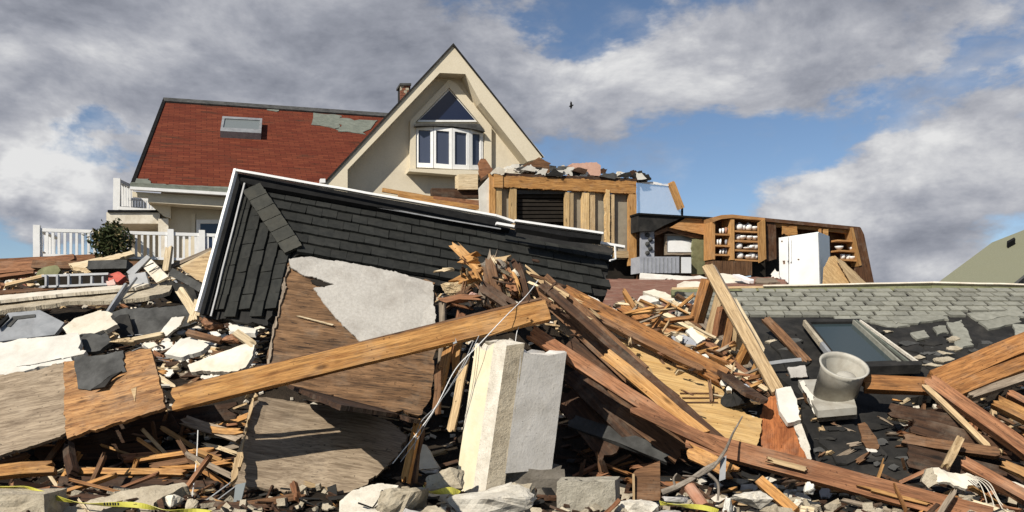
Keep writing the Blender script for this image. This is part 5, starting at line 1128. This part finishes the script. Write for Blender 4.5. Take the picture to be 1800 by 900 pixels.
tape([(1160, 884, 5.9), (1190, 888, 5.8), (1235, 892, 5.75), (1262, 899, 5.75)], 9, 'strip of yellow tape lying near the terracotta pipe')
SS('concrete_slab', 'concrete_pale', [(596, 880), (622, 862), (664, 849), (700, 852), (688, 872), (660, 892), (640, 910), (590, 910)], 6.0, (-.2, -.6, .8), .06, 'pale concrete slab at the foot of the sagging plywood', 'concrete chunk', j=.02, grid=.12, relief=.025)
rock('concrete_chunk', 'concrete_tan', 706, 885, 5.85, 130, 98, 'pointed tan grey concrete chunk in the front row', seed=38, n=11)
rock('concrete_chunk', 'concrete_tan', 780, 846, 6.1, 80, 64, 'fibrous tan concrete lump left of the yellow pillar foot', seed=32)
rock('concrete_chunk', 'concrete_pale', 862, 884, 5.85, 175, 100, 'largest pale concrete chunk, right at the foot of the yellow pillar', seed=33, n=15)
rock('concrete_chunk', 'concrete_tan', 920, 868, 5.95, 60, 56, 'jagged tan chunk between the largest pale chunk and the footing', seed=34)
rock('concrete_chunk', 'concrete_pale', 650, 905, 5.75, 70, 30, 'low pale rubble piece at the bottom below the grey slab', seed=35)
rock('concrete_chunk', 'concrete_tan', 770, 905, 5.7, 90, 40, 'tan rubble piece at the bottom below the fibrous lump', seed=36)
rock('concrete_chunk', 'concrete_grey', 725, 905, 5.65, 60, 26, 'small grey rubble piece at the bottom below the pointed chunk', seed=37)
wire('rebar', 'black_paint', [(630, 884, 5.9), (655, 893, 5.85), (668, 875, 5.9), (672, 862, 5.95)], .007, 'bent black reinforcing bar on the grey concrete slab', 'rebar', sm=False)
SS('board', 'plaster_cream', [(733, 778), (748, 782), (772, 822), (738, 826), (728, 812)], 6.7, FR, .04, 'pale board in the shadow behind the upright stake', 'board', j=.01)
# cinder block with holes
cbk = thing('cinder_block', 'tan cinder block with core holes along its top, standing in the front row', 'cinder block', P(1030, 905, 5.95))
prism('body', 'cinder', [G2(979, 5.92), G2(1081, 5.97), G2(1090, 6.17), G2(988, 6.12)], CZ + (HZ - 846) / F * 5.95, CZ + (HZ - 930) / F * 5.95, None, None, topj=.008, parent=cbk, rough=.003, n=10)
for k, x in enumerate((996, 1022, 1046, 1068)): rock('hole', 'void_dark', x, 845.5 + k * .3, 5.985 + k * .012, 15, 5, parent=cbk, seed=40 + k, dep=3)  # dark lumps on the top edge stand for the shade inside the cores
SS('metal_plate', 'lumber_brown', [(1113, 832), (1118, 826), (1160, 810), (1161, 872), (1160, 880), (1114, 880)], 6.15, (-.1, -1, .1), .015, 'brown rusty plate standing upright near the cinder block', 'plate', j=0)
B('metal_edge', 'lumber_tan', (1114, 880, 6.13), (1114, 833, 6.13), 4, .02, 'pale bent edge strip of the rusty upright plate', 'strip', face=FR)
for x, y, w, h, mt, lb, sd in [
    (1120, 893, 90, 34, 'concrete_pale', 'pale concrete chunk below the rusty upright plate', 51), (1185, 878, 50, 20, 'concrete_grey', 'grey flat stone under the driftwood', 52), (1085, 900, 50, 24, 'concrete_tan', 'tan stone beside the cinder block', 53),
    (1318, 878, 80, 34, 'concrete_pale', 'plaster coated lump like a log near the terracotta pipe', 54), (1280, 893, 24, 44, 'plaster_white', 'upright white plaster shard near the terracotta pipe', 55), (1355, 895, 40, 24, 'concrete_tan', 'tan rubble lump near the orange board end', 56),
    (1170, 905, 70, 20, 'concrete_grey', 'low grey rubble piece beside the yellow tape strip', 57), (960, 905, 40, 26, 'concrete_tan', 'tan lump at the bottom beside the dark footing', 58),
    (1402, 884, 22, 18, 'plaster_cream', 'cream lump below the long red beam', 59), (1420, 860, 26, 26, 'plaster_white', 'white crumpled lump below the long red beam', 60), (1462, 892, 30, 16, 'concrete_tan', 'tan lump under the middle of the long red beam', 61), (1540, 902, 34, 18, 'concrete_tan', 'tan lump at the bottom below the long red beam', 62)]:
    rock('rubble_chunk', mt, x, y, 5.85, w, h, lb, seed=sd)
wire('terracotta_pipe', 'terracotta', [(1212, 856, 6.0), (1238, 892, 5.85)], .042, 'broken terracotta pipe in the front row', 'pipe', sides=12, sm=False)
B('plank', 'lumber_orange', (1335, 845, 6.1), (1398, 900, 5.8), 18, .05, 'orange board end slanting down below the long red beam', face=(-.4, -1, .6))
B('plank', 'lumber_red', (1062, 905, 5.7), (1088, 880, 5.8), 7, .03, 'small red stick leaning on the cinder block', face=FR)
B('block', 'lumber_cream', (1406, 895, 5.8), (1430, 899, 5.78), 13, .06, 'small cream wood block at the bottom below the long red beam', 'block', face=FR)
# driftwood
dw = thing('driftwood', 'twisted grey driftwood branch lying across the long red beam', 'branch', P(1240, 840, 6.1))
wire('limb', 'bark', [(1305, 732, 6.35), (1288, 762, 6.2), (1276, 790, 6.05), (1262, 812, 6.0), (1240, 824, 5.98), (1216, 842, 5.98), (1190, 856, 6.0), (1164, 866, 6.02)], .005, parent=dw, sides=7, taper=.026, sm=False)
wire('limb', 'bark', [(1270, 800, 6.0), (1254, 822, 5.95), (1228, 838, 5.95), (1200, 836, 6.0)], .014, parent=dw, sides=7, taper=.004, sm=False)
wire('limb', 'bark', [(1245, 832, 5.96), (1262, 850, 5.92), (1262, 880, 5.9)], .012, parent=dw, sides=7, taper=.008)
wire('limb', 'bark', [(1188, 858, 6.0), (1184, 842, 6.0), (1190, 832, 6.0)], .012, parent=dw, sides=7, taper=.004)
SS('metal_strip', 'metal_grey', [(1266, 808), (1277, 800), (1275, 842), (1264, 846)], 6.0, FR, .006, 'bent shiny metal strip hanging from the driftwood', 'strip')

# ================================================================== RIGHT: broken roof frame
for a, b, w, th, mt, lb, fc in [
    ((1512, 674, 7.9), (1645, 680, 7.75), 28, .1, 'lumber_stained', 'orange stained board lying level between the vent pipe and the broken rafters', (-.2, -1, .5)),
    ((1640, 672, 7.75), (1860, 582, 8.2), 36, .1, 'lumber_stained', 'upper orange rafter along the torn edge of the shingled roof', (-.3, -.9, .6)),
    ((1664, 694, 7.6), (1860, 620, 8.0), 26, .1, 'lumber_stained', 'lower orange rafter parallel to the torn edge of the shingled roof', (-.3, -.9, .6)),
    ((1700, 698, 7.6), (1850, 650, 7.9), 14, .08, 'lumber_grey', 'weathered grey rafter under the pair of orange rafters', (-.3, -.9, .5)),
    ((1630, 668, 7.7), (1830, 812, 6.9), 24, .1, 'lumber_red', 'long red rafter slanting down from the joint of the orange boards', (-.3, -1, .5)),
    ((1622, 676, 7.65), (1740, 790, 7.1), 9, .05, 'lumber_tan', 'thin tan batten beside the long red slanting rafter', (-.3, -1, .5)),
    ((1745, 705, 7.4), (1850, 760, 7.1), 22, .08, 'lumber_orange', 'short orange rafter at the edge of the view', (-.3, -1, .5)),
    ((1770, 690, 7.5), (1850, 730, 7.3), 12, .08, 'lumber_red', 'short red rafter above the short orange rafter', (-.3, -1, .5)),
    ((1585, 772, 7.2), (1760, 798, 6.9), 18, .08, 'lumber_brown', 'brown board crossing behind the thin upright stick', (-.2, -1, .5)),
    ((1688, 770, 6.9), (1662, 822, 6.6), 13, .04, 'lumber_tan', 'thin upright tan stick before the brown crossing board', (-.4, -1, .2)),
    ((1690, 812, 6.5), (1830, 890, 6.1), 20, .09, 'lumber_red', 'red post lying near the white sheet in the corner', (-.3, -1, .6)),
    ((1760, 815, 6.7), (1830, 850, 6.5), 16, .06, 'lumber_amber', 'amber board end at the edge of the view above the red post', (-.3, -1, .6)),
    ((1700, 880, 6.0), (1790, 912, 5.8), 9, .04, 'lumber_cream', 'cream lath at the bottom corner', (-.3, -1, .6)),
    ((1560, 720, 7.6), (1700, 745, 7.4), 24, .05, 'lumber_dark', 'board coloured black for the shade below the level orange board', (-.1, -1, .2)),  # this and the next two: black colour stands for shade under the frame
    ((1590, 800, 7.1), (1800, 850, 6.8), 40, .05, 'lumber_dark', 'board coloured black for the shade behind the white sheet', (-.1, -1, .2)),
    ((1600, 745, 7.4), (1800, 800, 7.2), 30, .05, 'lumber_dark', 'board coloured dark for the shade deep under the red slanting rafter', (-.1, -1, .2)),
    ((1345, 560, 9.6), (1420, 640, 9.0), 16, .05, 'lumber_brown', 'shadowed brown board on the torn roof beside the skylight', (-.2, -.6, .8)),
    ((1745, 720, 7.6), (1760, 800, 7.2), 8, .05, 'lumber_tan', 'short tan upright in the broken roof frame', (-.4, -1, .2)),
]: B('rafter' if 'rafter' in lb else 'plank', mt, a, b, w, th, lb, 'rafter' if 'rafter' in lb else 'plank', face=fc, jA=.05, jB=.05, bow=ru(-.02, .02), rough=.01)
SS('white_sheet', 'plaster_cream', [(1632, 826), (1650, 823), (1700, 830), (1722, 842), (1722, 858), (1700, 860), (1650, 850), (1640, 846)], 6.4, (-.2, -.7, .7), .03, 'crumpled white sheet in the dark corner under the rafters', 'sheet', j=.015, grid=.08, relief=.05)
SS('white_sheet', 'plaster_cream', [(1740, 840), (1800, 852), (1830, 870), (1800, 872), (1748, 856)], 6.3, (-.2, -.7, .7), .03, 'second pale sheet behind the red post in the corner', 'sheet', j=.015, grid=.08, relief=.04)
SS('shade_piece', 'concrete_tan', [(1628, 824), (1640, 822), (1648, 850), (1632, 858), (1620, 846)], 6.42, FR, .05, 'brown crumpled end of the white sheet', 'sheet', j=.015)
for k in range(4): wire('white_strap', 'plaster_cream', [(1700 + k * 5, 834 + k, 6.3), (1722 + k * 6, 850, 6.15), (1735 + k * 8, 880 + ru(-6, 6), 6.0), (1745 + k * 11 + ru(-10, 10), 908, 5.85)], .0035, 'white strap trailing down from the crumpled white sheet', 'strap', group='white straps in the dark corner')
for k in range(9):
    x, y = ru(1575, 1690), ru(705, 745)
    wire('shredded_strip', 'concrete_pale', [(x, y, 7.6), (x + ru(-16, 16), y + ru(2, 8), 7.6), (x + ru(-24, 24), y + ru(4, 16), 7.55)], .005, 'thin pale shredded strip hanging under the orange board', 'strip', group='shredded strips under the orange board')
SS('rag', 'lumber_brown', [(1508, 745), (1520, 742), (1540, 768), (1545, 788), (1528, 794), (1515, 770)], 7.45, FR, .03, 'brown rag lying on the black felt below the vent pipe', 'rag', j=.015)
SS('rag', 'plaster_white', [(1522, 788), (1540, 790), (1545, 795), (1528, 796)], 7.4, FR, .02, 'white scrap at the end of the brown rag', 'scrap', j=.01)
SS('plaster_scrap', 'plaster_white', [(1405, 672), (1412, 668), (1440, 720), (1432, 728)], 8.0, (-.5, -.6, .6), .03, 'white scrap along the edge of the vent base', 'scrap', j=.012)
B('metal_bar', 'metal_grey', (1345, 640, 8.7), (1408, 632, 8.7), 6, .03, 'dull metal bar on the torn roof beside the vent pipe', 'bar', face=FR)
SS('metal_box', 'concrete_grey', [(1385, 645), (1415, 642), (1420, 662), (1390, 664)], 8.6, FR, .05, 'grey flat piece on the torn roof beside the vent base', 'scrap', j=.015)
# white sheets under the slate roof end
SS('plaster_slab', 'plaster_white', [(985, 510), (1010, 512), (1048, 525), (1062, 538), (1040, 540), (1010, 525)], 8.9, (-.1, -.6, .8), .04, 'white plaster sheet under the low end of the slate roof', 'plaster', j=.02)
SS('plaster_slab', 'plaster_white', [(1050, 532), (1090, 545), (1130, 572), (1100, 562), (1058, 548)], 8.7, (-.1, -.6, .8), .04, 'second white plaster sheet sliding down beside the rafters', 'plaster', j=.02)
SS('board', 'felt_grey', [(1022, 560), (1040, 532), (1054, 538), (1036, 568)], 8.2, FR, .04, 'dark ribbed piece between the two white plaster sheets', 'scrap', j=.01)
SS('plaster_slab', 'plaster_cream', [(1130, 512), (1150, 508), (1185, 522), (1196, 530), (1165, 526)], 11.0, FLAT, .05, 'cream scrap on the reddish floor near the roof ridge', 'plaster', j=.03)
SS('board', 'plaster_white', [(1205, 582), (1216, 575), (1240, 594), (1226, 604)], 7.9, UP, .03, 'white square scrap amid the rafters under the ladder like frame', 'scrap', j=.01)
SS('board', 'lumber_amber', [(1150, 580), (1175, 570), (1178, 592), (1160, 598)], 8.2, UP, .04, 'yellowish square wood scrap amid the rafters', 'scrap', j=.01)
SS('cloth', 'cloth_grey', [(1180, 592), (1200, 585), (1225, 605), (1215, 620), (1190, 606)], 7.9, UP, .05, 'grey crumpled cloth amid the rafters', 'cloth', j=.02, grid=.08, relief=.05)

# ------------------------------------------------------------------ pieces lying about, one region at a time
def scatter(n, reg, label, cat, name, group, kinds, wr, hr, dy=(-.15, -.03), Yf=None):
    xs = [p[0] for p in reg]; ys = [p[1] for p in reg]; k = 0; label0, group0 = label, group
    while k < n:
        x, y = ru(min(xs), max(xs)), ru(min(ys), max(ys))
        if not inside((x, y), reg): continue
        k += 1; Y = (Yf(x, y) if Yf else D(x, y)) + ru(*dy); mt = random.choice(kinds); w, h = ru(*wr), ru(*hr)
        ad = ADJ.get(mt, ''); label = ad + ' ' + label0; group = ad + ' ' + group0
        if 'lumber' in mt:
            an = ru(-.6, .6) if rnd() < .7 else ru(-1.5, 1.5)
            B(name, mt, (x - math.cos(an) * w / 2, y - math.sin(an) * w / 2, Y + ru(-.1, .1)), (x + math.cos(an) * w / 2, y + math.sin(an) * w / 2, Y + ru(-.1, .1)), h * ru(.4, .8), ru(.015, .05), label, cat, face=(ru(-.4, .2), -1, ru(.2, 1.2)), jA=.05, jB=.08, group=group)
        else:
            m = random.randint(4, 6); pg = []
            for i in range(m):
                a = 2 * math.pi * (i + ru(-.3, .3)) / m; pg.append((x + math.cos(a) * w / 2, y + math.sin(a) * h / 2))
            S(name, mt, pg, pn((x, y, Y), (ru(-.5, .3), -.7, ru(.3, 1.1))), ru(.01, .05), label, cat, j=.012, group=group)
PL = ['plaster_white', 'plaster_cream', 'plaster_white']; WD = ['lumber_tan', 'lumber_orange', 'lumber_brown', 'lumber_cream', 'lumber_red', 'lumber_grey', 'lumber_dark']
scatter(46, [(200, 590), (300, 570), (460, 570), (470, 640), (300, 680), (270, 640)], 'small broken plaster piece lying between the plywood boards and the slate roof', 'plaster', 'plaster_piece', 'plaster pieces left of the wet plywood', PL, (14, 34), (8, 18))
scatter(80, [(190, 580), (300, 560), (470, 570), (470, 660), (300, 690), (270, 640), (240, 610)], 'small broken stick lying between the plywood boards and the slate roof', 'stick', 'broken_stick', 'sticks left of the wet plywood', WD, (16, 50), (6, 16))
scatter(54, [(0, 470), (120, 462), (300, 470), (300, 500), (180, 505), (0, 515)], 'small broken stick in the far rubble below the deck railing', 'stick', 'broken_stick', 'sticks in the far rubble below the deck', WD, (14, 46), (5, 12))
scatter(40, [(0, 475), (120, 470), (300, 465), (310, 500), (180, 505), (0, 515)], 'small scrap in the far rubble below the deck railing', 'scrap', 'rubble_scrap', 'scraps in the far rubble below the deck', PL + ['metal_grey', 'felt_grey', 'red_brick'], (10, 26), (6, 14))
scatter(24, [(0, 780), (120, 775), (290, 735), (430, 730), (410, 840), (330, 880), (0, 870)], 'stick coloured for the shade of the hollow below the plywood boards', 'stick', 'shade_stick', 'shade coloured sticks in the hollow', ['lumber_brown', 'lumber_dark', 'lumber_dark'], (30, 90), (5, 12), Yf=lambda x, y: 7.7)  # mostly dark wood, so the hollow's shade sits in the colour
scatter(34, [(1090, 560), (1190, 600), (1290, 670), (1350, 720), (1300, 720), (1200, 660), (1120, 620)], 'small broken stick amid the rafters under the ladder like frame', 'stick', 'broken_stick', 'sticks amid the fallen rafters', WD, (16, 46), (5, 12), Yf=lambda x, y: 8.0 - (y - 580) * .006)
scatter(16, [(1190, 590), (1290, 660), (1350, 715), (1300, 700), (1230, 650)], 'small scrap amid the rafters under the ladder like frame', 'scrap', 'mixed_scrap', 'scraps amid the fallen rafters', PL + ['felt_black', 'cloth_grey'], (10, 26), (7, 14), Yf=lambda x, y: 7.9 - (y - 580) * .006)
scatter(30, [(1560, 700), (1700, 720), (1800, 740), (1810, 830), (1640, 830), (1580, 770)], 'small broken stick in the dark under the broken roof rafters', 'stick', 'broken_stick', 'sticks under the broken roof rafters', WD, (16, 60), (5, 12), Yf=lambda x, y: min(D(x, y), hit(x, y, RP).y))
scatter(60, [(560, 880), (800, 850), (1000, 850), (1180, 850), (1440, 850), (1500, 905), (560, 905)], 'small stone lying in the front row of concrete rubble', 'stone', 'rubble_stone', 'stones of the front row', ['concrete_pale', 'concrete_tan', 'concrete_grey'], (14, 40), (9, 22))
scatter(26, [(1150, 850), (1440, 840), (1800, 890), (1800, 905), (1150, 905)], 'small broken stick in the front row near the long red beam', 'stick', 'broken_stick', 'sticks near the long red beam', WD, (14, 44), (4, 10))
scatter(20, [(1090, 530), (1190, 515), (1230, 540), (1180, 590), (1120, 560)], 'small board scrap at the near edge of the reddish floor', 'scrap', 'board_scrap', 'scraps at the edge of the reddish floor', WD + PL, (20, 50), (6, 14), Yf=lambda x, y: 9.6)

scatter(40, [(0, 560), (110, 552), (200, 540), (330, 545), (340, 600), (200, 600), (0, 610)], 'small broken stick around the metal cover and dark sheet', 'stick', 'broken_stick', 'sticks around the metal cover', WD, (14, 50), (4, 10))
scatter(22, [(0, 560), (110, 552), (200, 540), (330, 545), (340, 600), (200, 600), (0, 610)], 'small scrap around the metal cover and dark sheet', 'scrap', 'rubble_scrap', 'scraps around the metal cover', PL + ['felt_black', 'concrete_tan'], (10, 28), (6, 14))
scatter(40, [(0, 800), (130, 830), (430, 800), (420, 870), (560, 870), (560, 900), (0, 900)], 'small broken stick at the bottom near the yellow tape', 'stick', 'broken_stick', 'sticks near the yellow tape', WD, (18, 60), (4, 10))
scatter(6, [(300, 740), (430, 760), (420, 800), (300, 790)], 'pale torn scrap in the hollow under the long beam', 'scrap', 'rubble_scrap', 'scraps in the hollow under the long beam', ['plaster_cream', 'concrete_tan'], (12, 36), (5, 10))
scatter(24, [(1000, 840), (1200, 830), (1440, 840), (1440, 890), (1000, 900)], 'small rubble piece in the front row near the driftwood', 'plaster', 'plaster_piece', 'plaster pieces near the driftwood', ['plaster_cream', 'concrete_pale', 'concrete_tan'], (12, 30), (7, 16))
LG = ['lumber_orange', 'lumber_tan', 'lumber_brown', 'lumber_red', 'lumber_grey', 'lumber_amber', 'lumber_stained']
ADJ.update(lumber_amber='amber', lumber_stained='stained orange')
scatter(34, [(0, 790), (130, 775), (290, 740), (430, 735), (410, 840), (330, 870), (0, 862)], 'long broken lath in the hollow below the plywood boards', 'lath', 'broken_lath', 'laths in the hollow', LG, (60, 150), (8, 15), dy=(-.45, -.15))
scatter(30, [(1570, 705), (1700, 715), (1810, 740), (1810, 840), (1640, 820), (1590, 780)], 'broken lath under the broken roof rafters', 'lath', 'broken_lath', 'laths under the broken roof rafters', LG, (50, 120), (7, 14), dy=(-.4, -.1))
scatter(20, [(1440, 850), (1640, 830), (1810, 880), (1810, 900), (1450, 895)], 'broken lath below the long red beam in the corner', 'lath', 'broken_lath', 'laths below the long red beam', LG, (40, 110), (6, 12), dy=(-.3, -.1))
scatter(22, [(560, 850), (700, 800), (760, 760), (790, 850), (700, 880), (560, 890)], 'pale broken board piece beside the foot of the sagging plywood', 'board', 'broken_board', 'boards beside the foot of the sagging plywood', ['lumber_tan', 'plaster_cream', 'lumber_grey', 'concrete_pale', 'lumber_orange'], (24, 70), (9, 18))
scatter(26, [(1010, 760), (1110, 790), (1200, 830), (1200, 870), (1090, 850), (1000, 840)], 'broken lath in the dark hollow beside the grey slab', 'lath', 'broken_lath', 'laths in the hollow beside the grey slab', ['lumber_brown', 'lumber_red', 'lumber_stained', 'lumber_dark'], (40, 90), (7, 13), dy=(-.3, -.1))
scatter(40, [(1090, 520), (1180, 530), (1250, 590), (1330, 670), (1350, 720), (1270, 680), (1180, 600), (1100, 560)], 'thin broken lath amid the rafters under the ladder like frame', 'lath', 'broken_lath', 'laths amid the fallen rafters', LG + ['lumber_cream'], (24, 70), (5, 10), Yf=lambda x, y: 8.1 - (y - 580) * .006)
scatter(14, [(560, 880), (800, 860), (1000, 870), (1440, 870), (1440, 900), (560, 900)], 'broken concrete lump in the front row', 'stone', 'rubble_stone', 'lumps of the front row', ['concrete_pale', 'concrete_tan'], (34, 62), (18, 30))
scatter(30, [(1340, 570), (1410, 590), (1420, 690), (1450, 740), (1600, 740), (1610, 830), (1440, 820), (1390, 680)], 'small scrap lying on the bare black felt of the torn roof', 'scrap', 'roof_scrap', 'scraps on the bare felt', ['lumber_brown', 'lumber_grey', 'felt_grey', 'concrete_tan', 'lumber_tan', 'felt_black'], (12, 44), (5, 13), dy=(-.05, -.02), Yf=lambda x, y: hit(x, y, RPl(.02)).y)
scatter(18, [(1520, 575), (1650, 590), (1760, 590), (1690, 635), (1640, 655), (1610, 630)], 'shingle fragment on the bare felt beside the skylight', 'shingle fragment', 'shingle_fragment', 'shingle fragments beside the skylight', ['concrete_tan', 'felt_grey', 'felt_black'], (16, 46), (4, 10), dy=(-.04, -.02), Yf=lambda x, y: hit(x, y, RPl(.02)).y)
for k in range(14):
    x, y = ru(190, 460), ru(570, 650); Y = D(x, y) - .15
    wire('loose_wire', random.choice(['black_paint', 'metal_grey', 'paint_white', 'terracotta']), [(x + ru(-30, 30) * s, y + ru(-12, 12) * s, Y + ru(-.1, .05)) for s in (1, .6, 1.1, 1.4)], .004, 'loose bent wire in the rubble between plywood boards and slate roof', 'wire', group='loose wires left of the wet plywood')
# ------------------------------------------------------------------ fine litter nobody could count
def litter(name, mat, n, sx, seed, y0=5.2, dy=13):
    rs = random.Random(seed); vs, fs = [], []
    while len(fs) < n * 6:
        y = y0 + dy * rs.random() ** 1.8; x = rs.uniform(-.66, .66) * y
        p = V((x, y, tz(x, y) + rs.uniform(0, .05)))
        l, w, t = rs.uniform(.3, 1) * sx[0], rs.uniform(.3, 1) * sx[1], rs.uniform(.4, 1) * sx[2]
        Mx = M4.Translation(p) @ M4.Rotation(rs.uniform(0, 6.28), 4, 'Z') @ M4.Rotation(rs.gauss(0, .35), 4, 'X') @ M4.Rotation(rs.gauss(0, .3), 4, 'Y')
        b = len(vs); k = rs.uniform(.4, 1)
        for q in ((-l, -w, -t), (l, -w * k, -t), (l * k, w, -t), (-l, w * k, -t), (-l, -w, t), (l, -w * k, t), (l * k, w, t), (-l, w * k, t)): vs.append(tuple(Mx @ V(q)))
        fs += [tuple(b + i for i in q) for q in ((3, 2, 1, 0), (4, 5, 6, 7), (0, 1, 5, 4), (1, 2, 6, 5), (2, 3, 7, 6), (3, 0, 4, 7))]
    link(name, mesh(name, vs, fs), M4.Identity(4), mat, kind='stuff')
litter('wood_litter', 'lumber_dark', 2600, (.16, .022, .012), 1)
litter('pale_wood_litter', 'lumber_tan', 1500, (.14, .02, .01), 2, 7.9)
litter('plaster_litter', 'plaster_cream', 1500, (.05, .035, .015), 3, 7.8)
litter('shingle_litter', 'felt_black', 1300, (.1, .07, .008), 4)
litter('grey_rubble_litter', 'concrete_tan', 800, (.06, .045, .03), 5, 5.2, 1.4)
